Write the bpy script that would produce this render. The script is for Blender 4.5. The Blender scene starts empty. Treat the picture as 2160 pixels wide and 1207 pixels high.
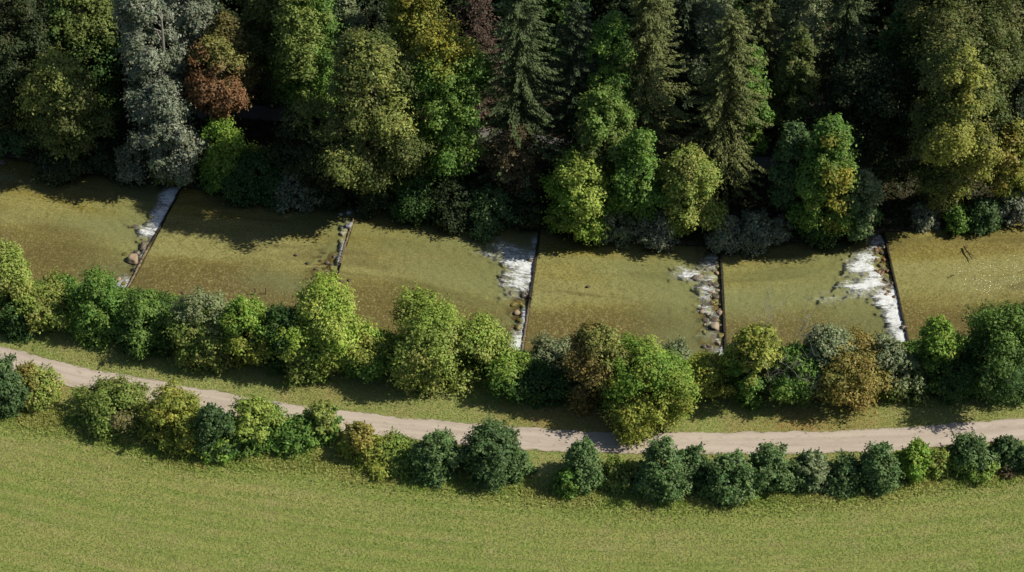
import bpy, math, random
import numpy as np

PI = math.pi
sc = bpy.context.scene
COL = sc.collection
RS = np.random.RandomState

# ------------------------------------------------------------------ camera
PITCH = math.radians(42.0)
HFOV = math.radians(26.0)
DIST = 312.0
CP, SP = math.cos(PITCH), math.sin(PITCH)
CAMP = np.array([0.0, -DIST * CP, DIST * SP])
FPX = 1080.0 / math.tan(HFOV / 2)

def project(p):
    """world point -> coordinates in the 2160 x 1207 photograph"""
    d = np.asarray(p, float) - CAMP
    zc = d[1] * CP - d[2] * SP
    yc = d[1] * SP + d[2] * CP
    return 1080 + FPX * d[0] / zc, 603.5 - FPX * yc / zc

def at(px, py, z=0.0):
    """the place on the level z that the photograph shows at (px, py)"""
    a = (px - 1080) / FPX
    b = (603.5 - py) / FPX
    d = np.array([a, CP + b * SP, -SP + b * CP])
    t = (z - CAMP[2]) / d[2]
    return CAMP + d * t

def scale_at(p):
    d = np.asarray(p, float) - CAMP
    return FPX / (d[1] * CP - d[2] * SP)

cam_d = bpy.data.cameras.new('camera')
cam = bpy.data.objects.new('camera', cam_d)
COL.objects.link(cam)
cam_d.sensor_width = 36.0
cam_d.lens = 18.0 / math.tan(HFOV / 2)
cam_d.clip_start = 1.0
cam_d.clip_end = 8000.0
cam.location = CAMP
cam.rotation_euler = (PI / 2 - PITCH, 0, 0)
sc.camera = cam

# ------------------------------------------------------------------ light
SUN_EL = math.radians(43.0)
SUN_DIR = np.array([1.0, 0.02])            # towards the sun, on the ground
SUN_DIR /= np.linalg.norm(SUN_DIR)
w = bpy.data.worlds.new('World'); sc.world = w; w.use_nodes = True
nt = w.node_tree; nt.nodes.clear()
o_ = nt.nodes.new('ShaderNodeOutputWorld'); bg = nt.nodes.new('ShaderNodeBackground')
sky = nt.nodes.new('ShaderNodeTexSky'); sky.sky_type = 'NISHITA'; sky.sun_disc = False
sky.sun_elevation = SUN_EL
sky.sun_rotation = math.atan2(SUN_DIR[0], SUN_DIR[1])
bg.inputs['Strength'].default_value = 0.075
nt.links.new(sky.outputs[0], bg.inputs['Color']); nt.links.new(bg.outputs[0], o_.inputs['Surface'])
ld = bpy.data.lights.new('sun', 'SUN'); ld.energy = 5.0; ld.angle = math.radians(0.5); ld.color = (1.0, 0.93, 0.80)
lo = bpy.data.objects.new('sun', ld); COL.objects.link(lo)
lo.location = (80, 40, 120)
import mathutils
lo.rotation_euler = mathutils.Vector((-SUN_DIR[0] * math.cos(SUN_EL), -SUN_DIR[1] * math.cos(SUN_EL), -math.sin(SUN_EL))).to_track_quat('-Z', 'Y').to_euler()
sc.view_settings.view_transform = 'Standard'
sc.view_settings.look = 'None'
sc.view_settings.exposure = 0.0
sc.render.engine = 'CYCLES'
sc.cycles.max_bounces = 6
sc.cycles.diffuse_bounces = 2
sc.cycles.transmission_bounces = 3
sc.cycles.transparent_max_bounces = 8
sc.cycles.caustics_reflective = False
sc.cycles.caustics_refractive = False

# ------------------------------------------------------------------ materials
class NT:
    def __init__(s, name):
        s.m = bpy.data.materials.new(name); s.m.use_nodes = True
        s.t = s.m.node_tree; s.t.nodes.clear()
        s.out = s.n('ShaderNodeOutputMaterial')
    def n(s, typ, **kw):
        x = s.t.nodes.new(typ)
        for k, v in kw.items(): setattr(x, k, v)
        return x
    def l(s, a, b): s.t.links.new(a, b)
    def put(s, sock, v):
        if hasattr(v, 'is_linked') or isinstance(v, bpy.types.NodeSocket): s.l(v, sock)
        else:
            if isinstance(v, tuple) and len(v) == 3 and sock.type == 'RGBA': v = v + (1.0,)
            sock.default_value = v
    def attr(s, name, what='Fac'):
        return s.n('ShaderNodeAttribute', attribute_name=name).outputs[what]
    def pos(s): return s.n('ShaderNodeNewGeometry').outputs['Position']
    def mapv(s, v, scale=(1, 1, 1), loc=(0, 0, 0)):
        x = s.n('ShaderNodeMapping'); s.l(v, x.inputs['Vector'])
        x.inputs['Scale'].default_value = scale; x.inputs['Location'].default_value = loc
        return x.outputs[0]
    def noise(s, v, scale, detail=3, rough=0.55, dist=0.0, what='Fac'):
        x = s.n('ShaderNodeTexNoise'); s.l(v, x.inputs['Vector'])
        x.inputs['Scale'].default_value = scale; x.inputs['Detail'].default_value = detail
        x.inputs['Roughness'].default_value = rough; x.inputs['Distortion'].default_value = dist
        return x.outputs[what]
    def voro(s, v, scale, what='Distance', rnd=1.0):
        x = s.n('ShaderNodeTexVoronoi'); s.l(v, x.inputs['Vector'])
        x.inputs['Scale'].default_value = scale; x.inputs['Randomness'].default_value = rnd
        return x.outputs[what]
    def ramp(s, f, a, b, c=0.0, d=1.0):
        x = s.n('ShaderNodeMapRange'); x.interpolation_type = 'SMOOTHSTEP'
        s.put(x.inputs['Value'], f); x.inputs['From Min'].default_value = a; x.inputs['From Max'].default_value = b
        x.inputs['To Min'].default_value = c; x.inputs['To Max'].default_value = d
        return x.outputs[0]
    def math(s, op, a, b=0.0, c=None):
        x = s.n('ShaderNodeMath', operation=op); s.put(x.inputs[0], a); s.put(x.inputs[1], b)
        if c is not None: s.put(x.inputs[2], c)
        return x.outputs[0]
    def mix(s, f, a, b, blend='MIX'):
        x = s.n('ShaderNodeMix', data_type='RGBA', blend_type=blend)
        s.put(x.inputs[0], f); s.put(x.inputs[6], a); s.put(x.inputs[7], b)
        return x.outputs[2]
    def bump(s, h, strength=0.5, dist=0.1):
        x = s.n('ShaderNodeBump'); s.l(h, x.inputs['Height'])
        x.inputs['Strength'].default_value = strength; x.inputs['Distance'].default_value = dist
        return x.outputs[0]
    def bsdf(s, col, rough=0.8, spec=0.3, normal=None):
        x = s.n('ShaderNodeBsdfPrincipled'); s.put(x.inputs['Base Color'], col)
        s.put(x.inputs['Roughness'], rough); s.put(x.inputs['Specular IOR Level'], spec)
        if normal is not None: s.l(normal, x.inputs['Normal'])
        return x.outputs[0]
    def done(s, sh):
        s.l(sh, s.out.inputs['Surface']); return s.m

def mat_leaf(name, trans=0.29, spec=0.25, rough=0.55, tint=(1.15, 1.1, 0.6)):
    k = NT(name)
    c = k.attr('leaf_colour', 'Color')
    b = k.bsdf(c, rough, spec)
    t = k.n('ShaderNodeBsdfTranslucent')
    k.put(t.inputs['Color'], k.mix(1.0, c, tint, 'MULTIPLY'))
    m = k.n('ShaderNodeMixShader'); m.inputs[0].default_value = trans
    k.l(b, m.inputs[1]); k.l(t.outputs[0], m.inputs[2])
    return k.done(m.outputs[0])

LEAF = mat_leaf('leaf')
LEAF_SILVER = mat_leaf('silver_leaf', 0.2, 0.35, 0.5, (1, 1, 0.8))
NEEDLE = mat_leaf('needle', 0.15, 0.2, 0.6, (1.0, 1.1, 0.6))

def mat_bark(name, c1, c2):
    k = NT(name)
    p = k.pos()
    f = k.noise(k.mapv(p, (6, 6, 1.2)), 1.5, 4)
    return k.done(k.bsdf(k.mix(k.ramp(f, .35, .65), c1, c2), .9, .1, k.bump(f, .6, .05)))
BARK = mat_bark('bark', (.05, .042, .032), (.13, .11, .085))
BARK_PALE = mat_bark('pale_bark', (.22, .20, .17), (.36, .34, .30))

def mat_ground():
    k = NT('ground')
    p = k.pos()
    sd = k.attr('along', 'Vector')                       # metres along / away from the path
    fine = k.noise(p, 4.2, 4, .7)
    fine2 = k.noise(p, 1.9, 3, .65)
    med = k.noise(p, .22, 4, .6)
    streak = k.noise(k.mapv(sd, (.05, .75, 1)), 1.0, 4, .6, .3)
    broad = k.noise(k.mapv(sd, (.012, .11, 1)), 1.0, 2, .5)
    row = k.noise(k.mapv(sd, (.035, 2.1, 1)), 1.0, 3, .7)
    # mown field
    f = k.mix(k.ramp(streak, .36, .64), (.285, .31, .098), (.355, .34, .128))
    f = k.mix(k.ramp(broad, .38, .62, 0, .55), f, (.275, .325, .09))
    f = k.mix(k.ramp(row, .56, .72, 0, .38), f, (.215, .275, .075))
    f = k.mix(k.ramp(fine, .55, .72, 0, .62), f, (.42, .37, .19))
    f = k.mix(k.ramp(fine2, .53, .68, 0, .55), f, (.20, .27, .07))
    f = k.mix(k.ramp(med, .5, .7, 0, .6), f, (.38, .335, .165))
    sepd = k.n('ShaderNodeSeparateXYZ'); k.l(sd, sepd.inputs[0])
    sw = k.math('SINE', k.math('ADD', k.math('MULTIPLY', sepd.outputs[1], 3.1), k.math('MULTIPLY', streak, 7.0)))
    f = k.mix(k.math('MULTIPLY', k.ramp(sw, .2, 1), k.ramp(broad, .3, .6, .1, .5)), f, (.19, .265, .062))
    f = k.mix(1.0, f, (.86, .89, .78), 'MULTIPLY')
    # rough verge
    v = k.mix(k.ramp(fine2, .4, .62), (.215, .265, .075), (.31, .32, .115))
    v = k.mix(k.ramp(med, .48, .64, 0, .6), v, (.33, .285, .125))
    v = k.mix(k.ramp(fine, .54, .7, 0, .6), v, (.15, .195, .05))
    litter_n = k.noise(p, 2.6, 4, .75)
    lit = k.math('MULTIPLY', k.attr('litter'), k.ramp(litter_n, .42, .58))
    v = k.mix(lit, v, (.36, .17, .07))
    # forest floor
    g = k.mix(k.ramp(fine2, .4, .6), (.035, .032, .018), (.075, .06, .035))
    edge = k.math('ADD', k.attr('field'), k.math('MULTIPLY', k.math('SUBTRACT', k.noise(p, .9, 4, .7), .5), .9))
    c = k.mix(k.ramp(edge, .4, .6), v, f)
    edge2 = k.math('ADD', k.attr('wood'), k.math('MULTIPLY', k.math('SUBTRACT', k.noise(p, .7, 3, .7), .5), .7))
    c = k.mix(k.ramp(edge2, .4, .6), c, g)
    h = k.math('ADD', k.math('MULTIPLY', fine, .6), fine2)
    return k.done(k.bsdf(c, .95, .08, k.bump(h, .9, .22)))

def mat_gravel(name, c1, c2, grass=True):
    k = NT(name)
    p = k.pos()
    uv = k.attr('along', 'Vector')
    f1 = k.noise(p, 5.5, 4, .75); f2 = k.noise(k.mapv(uv, (.06, 1.1, 1)), 1.0, 4, .6); f3 = k.noise(p, .35, 3)
    c = k.mix(k.ramp(f2, .35, .65), c1, c2)
    c = k.mix(k.ramp(f1, .52, .7, 0, .5), c, tuple(x * .62 for x in c1))
    c = k.mix(k.ramp(f1, .28, .42, .35, 0), c, tuple(min(.8, x * 1.25) for x in c2))
    c = k.mix(k.ramp(f3, .45, .65, 0, .35), c, tuple(x * .85 for x in c2))
    if grass:
        rut = k.attr('rut')
        c = k.mix(k.math('MULTIPLY', rut, k.ramp(f2, .3, .6, .15, .5)), c, tuple(min(.8, x * 1.12) for x in c2))
        pt = k.noise(k.mapv(uv, (.25, .8, 1), (4, 9, 0)), 1.0, 4, .7)
        c = k.mix(k.ramp(pt, .54, .68, 0, .4), c, tuple(x * .72 for x in c1))
        e = k.attr('edge')                                # 0 middle .. 1 rim
        n = k.noise(k.mapv(uv, (.5, 1.6, 1)), 1.3, 4, .75)
        m1 = k.ramp(k.math('ADD', e, k.math('MULTIPLY', k.math('SUBTRACT', n, .5), .8)), .88, 1.02)
        c = k.mix(m1, c, (.15, .16, .055))
        m2 = k.math('MULTIPLY', k.attr('median'), k.ramp(n, .55, .68, 0, .7))
        c = k.mix(m2, c, (.17, .165, .085))
    return k.done(k.bsdf(c, .95, .1, k.bump(f1, .6, .05)))

def mat_bed():
    k = NT('riverbed')
    p = k.pos(); uv = k.attr('along', 'Vector')
    ground = k.noise(p, 5.0, 4, .75)
    peb = k.voro(k.mapv(p, (1, 1.4, 1)), 3.1, 'Color')
    pebd = k.voro(k.mapv(p, (1, 1.4, 1)), 3.1, 'Distance')
    st = k.noise(k.mapv(uv, (.035, .32, 1)), 1.0, 4, .6, .5)
    st2 = k.noise(k.mapv(uv, (.09, 1.2, 1), (7, 3, 0)), 1.0, 4, .65, .4)
    big = k.noise(k.mapv(uv, (.03, .13, 1), (3, 11, 0)), 1.0, 2, .5)
    c = k.mix(k.ramp(st, .38, .62), (.31, .245, .068), (.38, .325, .125))
    c = k.mix(k.ramp(st2, .48, .68, 0, .45), c, (.25, .205, .058))
    c = k.mix(k.ramp(big, .5, .66, 0, .7), c, (.27, .19, .075))
    c = k.mix(k.ramp(big, .3, .44, .55, 0), c, (.36, .345, .17))
    sep = k.n('ShaderNodeSeparateColor'); k.l(peb, sep.inputs[0])
    c = k.mix(k.ramp(sep.outputs[0], .72, .95, 0, .55), c, (.42, .35, .15))
    c = k.mix(k.ramp(sep.outputs[1], .78, .97, 0, .45), c, (.18, .14, .055))
    c = k.mix(k.ramp(ground, .54, .72, 0, .38), c, (.17, .14, .045))
    c = k.mix(k.ramp(ground, .28, .46, .45, 0), c, (.42, .36, .15))
    acr = k.attr('across')
    wob = k.math('ADD', acr, k.math('MULTIPLY', k.math('SUBTRACT', k.noise(k.mapv(uv, (.035, .1, 1)), 1.0, 2), .5), .55))
    c = k.mix(k.ramp(wob, .50, .76, 0, .88), c, (.175, .122, .055))
    c = k.mix(k.math('MULTIPLY', k.ramp(wob, .3, .45), k.ramp(wob, .66, .5, 0, .55)), c, (.40, .37, .19))
    c = k.mix(k.ramp(wob, .22, .02, 0, .5), c, (.30, .235, .07))
    gr = k.noise(k.mapv(p, (1, .8, 1)), 3.6, 5, .8)  # grain paints light rippling through the water into the bed colour
    c = k.mix(k.ramp(gr, .50, .64, 0, .62), c, (.56, .50, .25)); c = k.mix(k.ramp(gr, .36, .49, .72, 0), c, (.15, .125, .045))
    dk = k.noise(k.mapv(uv, (.05, .22, 1), (21, 4, 0)), 1.0, 3, .6, .6)
    c = k.mix(k.ramp(dk, .5, .68, 0, .6), c, (.17, .135, .055))
    c = k.mix(1.0, c, (1.2, 1.21, 1.22), 'MULTIPLY')
    # green plunge pools under the sills, stony stretches, dry stones on the rim
    pool = k.attr('pool')
    c = k.mix(k.math('MULTIPLY', pool, .7), c, (.31, .34, .18))
    stn = k.voro(p, 1.25, 'Color'); s2 = k.n('ShaderNodeSeparateColor'); k.l(stn, s2.inputs[0])
    stone = k.mix(s2.outputs[0], (.075, .06, .03), (.26, .17, .065))
    c = k.mix(k.math('MULTIPLY', k.attr('stony'), k.ramp(s2.outputs[1], .35, .55)), c, stone)
    rim = k.attr('rim')
    c = k.mix(k.math('MULTIPLY', rim, .8), c, (.10, .085, .055))
    h = k.math('SUBTRACT', ground, k.math('MULTIPLY', pebd, .5))
    return k.done(k.bsdf(c, .9, .1, k.bump(h, .35, .06)))

def mat_water():
    k = NT('water')
    p = k.pos(); uv = k.attr('along', 'Vector'); foam = k.attr('foam')
    r1 = k.noise(k.mapv(uv, (1.3, 1.2, 1)), 2.5, 1.2, .5, .5)
    r2 = k.noise(k.mapv(uv, (.22, .5, 1)), 1.0, 3, .5)
    turb = k.attr('turbulence')
    hh = k.math('ADD', r1, r2)
    bs = k.n('ShaderNodeBump'); k.l(hh, bs.inputs['Height']); bs.inputs['Distance'].default_value = .62
    k.put(bs.inputs['Strength'], k.math('ADD', k.math('MULTIPLY', turb, .75), .017))
    nrm = bs.outputs[0]
    tr = k.n('ShaderNodeBsdfTransparent'); k.put(tr.inputs['Color'], (.90, .93, .84))
    gl = k.n('ShaderNodeBsdfGlossy'); gl.inputs['Roughness'].default_value = .19; k.l(nrm, gl.inputs['Normal'])
    fr = k.n('ShaderNodeFresnel'); fr.inputs['IOR'].default_value = 1.333; pass
    m = k.n('ShaderNodeMixShader'); k.l(fr.outputs[0], m.inputs[0]); k.l(tr.outputs[0], m.inputs[1]); k.l(gl.outputs[0], m.inputs[2])
    # aerated white water
    n1 = k.noise(k.mapv(uv, (.42, 2.0, 1)), 1.0, 5, .72, .7)
    n2 = k.noise(k.mapv(uv, (2.4, 4.6, 1)), 1.0, 4, .7, .5)
    nn = k.math('ADD', k.math('MULTIPLY', n1, .62), k.math('MULTIPLY', n2, .38))
    n3 = k.noise(k.mapv(uv, (.5, .6, 1), (5, 2, 0)), 1.0, 4, .65, 1.2)
    nn = k.math('ADD', k.math('MULTIPLY', nn, .7), k.math('MULTIPLY', n3, .3))
    a = k.math('ADD', k.math('MULTIPLY', foam, 1.0), k.math('MULTIPLY', k.math('SUBTRACT', nn, .5), 4.4))
    mask = k.ramp(a, .32, 1.12)
    mask = k.math('MULTIPLY', mask, k.ramp(foam, .03, .2))
    fl = k.noise(k.mapv(uv, (1.6, 2.2, 1), (9, 4, 0)), 1.6, 3, .7, .6)
    mask = k.math('MAXIMUM', mask, k.math('MULTIPLY', k.ramp(fl, .655, .72), k.ramp(turb, .45, 1.3, 0, .75)))  # white flecks on rough water: foam, and sun glints painted in
    haze = k.math('MULTIPLY', k.ramp(foam, .05, 1.0), .28)
    mask = k.math('MAXIMUM', mask, haze)
    wh = k.bsdf(k.mix(k.ramp(n2, .3, .7), (.62, .66, .66), (.84, .86, .86)), .6, .3, k.bump(nn, .7, .25))
    m2 = k.n('ShaderNodeMixShader'); k.l(mask, m2.inputs[0]); k.l(m.outputs[0], m2.inputs[1]); k.l(wh, m2.inputs[2])
    return k.done(m2.outputs[0])

def mat_rock(name, c1, c2, c3, wet=False):
    k = NT(name)
    p = k.pos()
    f = k.noise(p, 1.6, 5, .65); f2 = k.noise(p, 6, 4, .7)
    oi = k.n('ShaderNodeObjectInfo').outputs['Random']
    c = k.mix(k.ramp(f, .38, .62), c1, c2)
    c = k.mix(k.ramp(oi, .2, .9, 0, .6), c, c3)
    c = k.mix(k.ramp(f2, .5, .7, 0, .45), c, tuple(x * .5 for x in c1))
    return k.done(k.bsdf(c, .45 if wet else .85, .4 if wet else .2, k.bump(f2, .5, .06)))

def mat_wood():
    k = NT('sill_wood')
    c0 = k.attr('leaf_colour', 'Color'); p = k.pos()
    f = k.noise(p, 3.5, 5, .7)
    c = k.mix(k.ramp(f, .4, .65, 0, .6), c0, (.03, .025, .018))
    return k.done(k.bsdf(c, .8, .25, k.bump(f, .5, .05)))

M_GROUND = mat_ground(); M_BED = mat_bed(); M_WATER = mat_water(); M_WOOD = mat_wood()
M_PATH = mat_gravel('path_gravel', (.43, .362, .298), (.51, .44, .368))
M_TRACK = mat_gravel('forest_track_gravel', (.15, .14, .13), (.20, .185, .17), False)  # gravel colour lowered, with the shade of the wood put into it
ROCK_DRY = mat_rock('dry_rock', (.30, .26, .20), (.40, .33, .24), (.36, .25, .15))
ROCK_WET = mat_rock('wet_rock', (.085, .072, .055), (.17, .145, .11), (.21, .15, .095), True)
ROCK_RED = mat_rock('reddish_rock', (.10, .06, .03), (.24, .14, .065), (.20, .12, .06), True)
ROCK_GREY = mat_rock('grey_rock', (.26, .26, .27), (.38, .37, .36), (.30, .31, .33))
ROCK_MOSS = mat_rock('mossy_rock', (.16, .15, .04), (.24, .20, .06), (.20, .17, .05), True)

# ------------------------------------------------------------------ object helpers
def tag(o, label=None, cat=None, group=None, kind=None):
    if label: o['label'] = label
    if cat: o['category'] = cat
    if group: o['group'] = group
    if kind: o['kind'] = kind
    return o

def link(name, me, mat, parent=None):
    o = bpy.data.objects.new(name, me); COL.objects.link(o)
    if mat is not None: me.materials.append(mat)
    if parent is not None: o.parent = parent
    return o

def empty(name, loc):
    o = bpy.data.objects.new(name, None); COL.objects.link(o)
    o.location = tuple(float(v) for v in loc); o.empty_display_size = .5
    return o

def mesh_np(name, verts, quads, smooth=False):
    me = bpy.data.meshes.new(name)
    verts = np.asarray(verts, np.float32); quads = np.asarray(quads, np.int32)
    nv, nf = len(verts), len(quads); k = quads.shape[1]
    me.vertices.add(nv); me.vertices.foreach_set('co', verts.ravel())
    me.loops.add(nf * k); me.loops.foreach_set('vertex_index', quads.ravel())
    me.polygons.add(nf)
    me.polygons.foreach_set('loop_start', np.arange(0, nf * k, k, dtype=np.int32))
    me.polygons.foreach_set('loop_total', np.full(nf, k, np.int32))
    me.polygons.foreach_set('use_smooth', np.full(nf, smooth, bool))
    me.update(calc_edges=True)
    return me

def set_attr(me, name, typ, dom, arr):
    a = me.attributes.new(name, typ, dom)
    key = {'FLOAT': 'value', 'FLOAT_VECTOR': 'vector', 'FLOAT_COLOR': 'color'}[typ]
    a.data.foreach_set(key, np.asarray(arr, np.float32).ravel())

def unit(v):
    return v / np.maximum(np.linalg.norm(v, axis=-1, keepdims=True), 1e-9)

class Leaves:
    """collects leaf-shaped four-cornered faces with a colour each"""
    def __init__(s): s.P = []; s.C = []
    def add(s, pos, axis, nrm, length, width, col):
        axis = unit(axis); side = unit(np.cross(nrm, axis))
        l = np.asarray(length)[:, None]; w_ = np.asarray(width)[:, None]
        a = pos - axis * l * .5; c = pos + axis * l * .5
        b = pos + side * w_ * .5 - axis * l * .06; d = pos - side * w_ * .5 - axis * l * .06
        s.P.append(np.stack([a, b, c, d], 1)); s.C.append(col)
    def build(s, name, mat, parent=None):
        P = np.concatenate(s.P); C = np.concatenate(s.C); n = len(P)
        me = mesh_np(name, P.reshape(-1, 3), np.arange(4 * n).reshape(n, 4))
        set_attr(me, 'leaf_colour', 'FLOAT_COLOR', 'FACE', np.concatenate([np.clip(C, 0.003, .9), np.ones((n, 1))], 1))
        return link(name, me, mat, parent)

class Tubes:
    def __init__(s): s.V = []; s.F = []; s.n = 0
    def add(s, pts, rad, sides=6):
        pts = np.asarray(pts, float); m = len(pts)
        t = np.gradient(pts, axis=0); t = unit(t)
        ref = np.array([0.31, 0.95, .05]) if abs(t[0][2]) > .6 else np.array([0, 0, 1.0])
        u = unit(np.cross(t, ref)); v = np.cross(t, u)
        an = np.linspace(0, 2 * PI, sides, endpoint=False)
        ring = pts[:, None] + (u[:, None] * np.cos(an)[None, :, None] + v[:, None] * np.sin(an)[None, :, None]) * np.asarray(rad)[:, None, None]
        s.V.append(ring.reshape(-1, 3))
        i = np.arange(m - 1)[:, None] * sides; j = np.arange(sides)[None]; j2 = (j + 1) % sides
        s.F.append((np.stack([i + j, i + j2, i + sides + j2, i + sides + j], -1).reshape(-1, 4)) + s.n)
        s.n += m * sides
    def build(s, name, mat, parent=None):
        return link(name, mesh_np(name, np.concatenate(s.V), np.concatenate(s.F), True), mat, parent)

def vnoise(x, y, seed=0):
    """smooth value noise, 0..1"""
    x = np.asarray(x, float); y = np.asarray(y, float)
    xi = np.floor(x).astype(np.int64); yi = np.floor(y).astype(np.int64)
    fx = x - xi; fy = y - yi; fx = fx * fx * (3 - 2 * fx); fy = fy * fy * (3 - 2 * fy)
    def h(a, b):
        n = (a * 374761393 + b * 668265263 + seed * 974711) & 0xffffffff
        n = ((n ^ (n >> 13)) * 1274126177) & 0xffffffff
        return ((n ^ (n >> 16)) & 0xffff) / 65535.0
    return (h(xi, yi) * (1 - fx) + h(xi + 1, yi) * fx) * (1 - fy) + (h(xi, yi + 1) * (1 - fx) + h(xi + 1, yi + 1) * fx) * fy
def fbm(x, y, seed=0, o=3):
    r = 0; a = .5; t = 0
    for i in range(o):
        r = r + a * vnoise(x * 2 ** i, y * 2 ** i, seed + i); t += a; a *= .5
    return r / t
def sstep(a, b, x):
    t = np.clip((x - a) / (b - a), 0, 1); return t * t * (3 - 2 * t)

def catmull(P, m=16):
    P = np.asarray(P, float); n = len(P); out = []
    for i in range(n - 1):
        p0 = P[max(i - 1, 0)]; p1 = P[i]; p2 = P[i + 1]; p3 = P[min(i + 2, n - 1)]
        for t in np.linspace(0, 1, m, endpoint=False):
            out.append(.5 * ((2 * p1) + (-p0 + p2) * t + (2 * p0 - 5 * p1 + 4 * p2 - p3) * t * t + (-p0 + 3 * p1 - 3 * p2 + p3) * t ** 3))
    out.append(P[-1]); return np.array(out)

# ------------------------------------------------------------------ river lines
LEVEL = [-1.50, -1.28, -1.22, -0.98, -0.76, -0.52]      # water level of the six pools, downstream (left) first
FAR_PX = [(-560, 215), (-260, 285), (60, 338), (385, 392), (757, 428), (1141, 480), (1521, 515), (1866, 488), (2220, 462), (2700, 400)]
NEAR_PX = [(-900, 470), (-480, 535), (-60, 588), (268, 612), (680, 682), (1103, 742), (1533, 752), (1918, 722), (2380, 672), (2950, 590)]
# knots: 0..2 lead in, knots 3..7 are the five sills, 8..9 lead out
def lev(i): return LEVEL[int(np.clip(i - 2, 0, 5))]
FARK = np.array([at(p[0], p[1], lev(min(i, 7)))[:2] for i, p in enumerate(FAR_PX)])
NEARK = np.array([at(p[0], p[1], lev(min(i, 7)))[:2] for i, p in enumerate(NEAR_PX)])
NSUB = 130
FARC = catmull(FARK, NSUB); NEARC = catmull(NEARK, NSUB)
def yfar(x): return np.interp(x, FARC[:, 0], FARC[:, 1])
def ynear(x): return np.interp(x, NEARC[:, 0], NEARC[:, 1])

PATH_PX = [(-600, 640), (-250, 695), (0, 755), (100, 780), (200, 803), (320, 824), (440, 846), (600, 873), (700, 887), (850, 904), (1000, 917), (1150, 928), (1300, 934), (1450, 935), (1600, 935), (1750, 932), (1900, 926), (2050, 914), (2160, 905), (2450, 875), (2800, 825)]
PATHC = catmull([at(a, b)[:2] for a, b in PATH_PX], 10)
TRACK_PX = [(500, 236), (590, 242), (850, 262), (1100, 296), (1400, 330), (1580, 346), (1700, 345), (1840, 335), (2000, 318), (2110, 305), (2300, 280), (2600, 235)]
TRACKC = catmull([at(a, b)[:2] for a, b in TRACK_PX], 10)
EDGE_PX = [(-600, 790), (-250, 840), (0, 888), (130, 908), (300, 955), (440, 985), (620, 985), (800, 1018), (1000, 1040), (1250, 1072), (1500, 1078), (1750, 1062), (2000, 1028), (2160, 1010), (2450, 975), (2800, 930)]
EDGEC = catmull([at(a, b)[:2] for a, b in EDGE_PX], 10)

def along(P, C):
    """metres along the polyline C, signed metres away from it (positive towards +y)"""
    P = np.asarray(P, float); best = np.full(len(P), 1e9); S = np.zeros(len(P)); D = np.zeros(len(P))
    seg = np.diff(C, axis=0); L = np.linalg.norm(seg, axis=1); cum = np.concatenate([[0], np.cumsum(L)])
    for i in range(len(seg)):
        d = seg[i] / L[i]; q = P - C[i]; t = q @ d; tc = t.copy()
        lo = -1e9 if i == 0 else 0; hi = 1e9 if i == len(seg) - 1 else L[i]
        tc = np.clip(t, lo, hi); r = q - tc[:, None] * d; dist = np.hypot(r[:, 0], r[:, 1])
        m = dist < best; best[m] = dist[m]; S[m] = cum[i] + tc[m]
        D[m] = (dist * np.sign(d[0] * q[:, 1] - d[1] * q[:, 0]))[m]
    return S, D

def ground_z(x, y):
    x = np.asarray(x, float); y = np.asarray(y, float)
    dn = (ynear(x) - y) * .96; df = (y - yfar(x)) * .96     # >0 on the land
    lv = np.interp(x, [at(p[0], p[1])[0] for p in [(-60, 500), (330, 500), (740, 500), (1120, 610), (1527, 640), (1892, 600)]], LEVEL)
    zn = (lv + .15) * (1 - sstep(0, 4.5, dn)) + .06 * (fbm(x * .25, y * .25, 3) - .5)
    zf = (lv + .15) * (1 - sstep(0, 4.0, df)) + .5 * (fbm(x * .09, y * .09, 5) - .5) * sstep(1, 8, df) + np.clip(df - 14, 0, 400) * .02
    zi = -3.2
    near = np.where(dn > 0, zn, zi); far = np.where(df > 0, zf, zi)
    z = np.where(dn > 0, zn, np.where(df > 0, zf, zi))
    ins = np.minimum(-dn, -df)
    z = np.where((dn <= 0) & (df <= 0), (lv + .15) + (zi - lv - .15) * sstep(0, 1.6, ins), z)
    return z
def gz(x, y): return float(ground_z(np.array([x]), np.array([y]))[0])

# ------------------------------------------------------------------ ground sheet
def axis_pts(lo, hi, step, far):
    core = np.arange(lo, hi + 1e-6, step); out = []; s = step; v = hi
    while v < far: s *= 1.45; v += s; out.append(v)
    out2 = []; s = step; v = lo
    while v > -far: s *= 1.45; v -= s; out2.append(v)
    return np.concatenate([np.array(out2[::-1]), core, np.array(out)])
gx = axis_pts(-96, 96, .6, 3000); gy = axis_pts(-62, 100, .6, 3000)
GX, GY = np.meshgrid(gx, gy); fx_, fy_ = GX.ravel(), GY.ravel()
Z = ground_z(fx_, fy_)
iy, ix = np.meshgrid(np.arange(len(gy) - 1), np.arange(len(gx) - 1), indexing='ij')
nxg = len(gx); b0 = (iy * nxg + ix).ravel()
gm = mesh_np('ground', np.stack([fx_, fy_, Z], 1), np.stack([b0, b0 + 1, b0 + nxg + 1, b0 + nxg], 1), True)
P2 = np.stack([fx_, fy_], 1)
S_, D_ = along(P2, PATHC)
_, DE = along(P2, EDGEC)
set_attr(gm, 'along', 'FLOAT_VECTOR', 'POINT', np.stack([S_, D_, np.zeros_like(S_)], 1))
set_attr(gm, 'field', 'FLOAT', 'POINT', sstep(1.0, -1.0, DE) if False else 1 - sstep(-1.0, 1.0, DE))
dn_ = ynear(fx_) - fy_
set_attr(gm, 'wood', 'FLOAT', 'POINT', 1 - sstep(4.0, 8.5, dn_))
lit = np.zeros(len(fx_))
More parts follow.
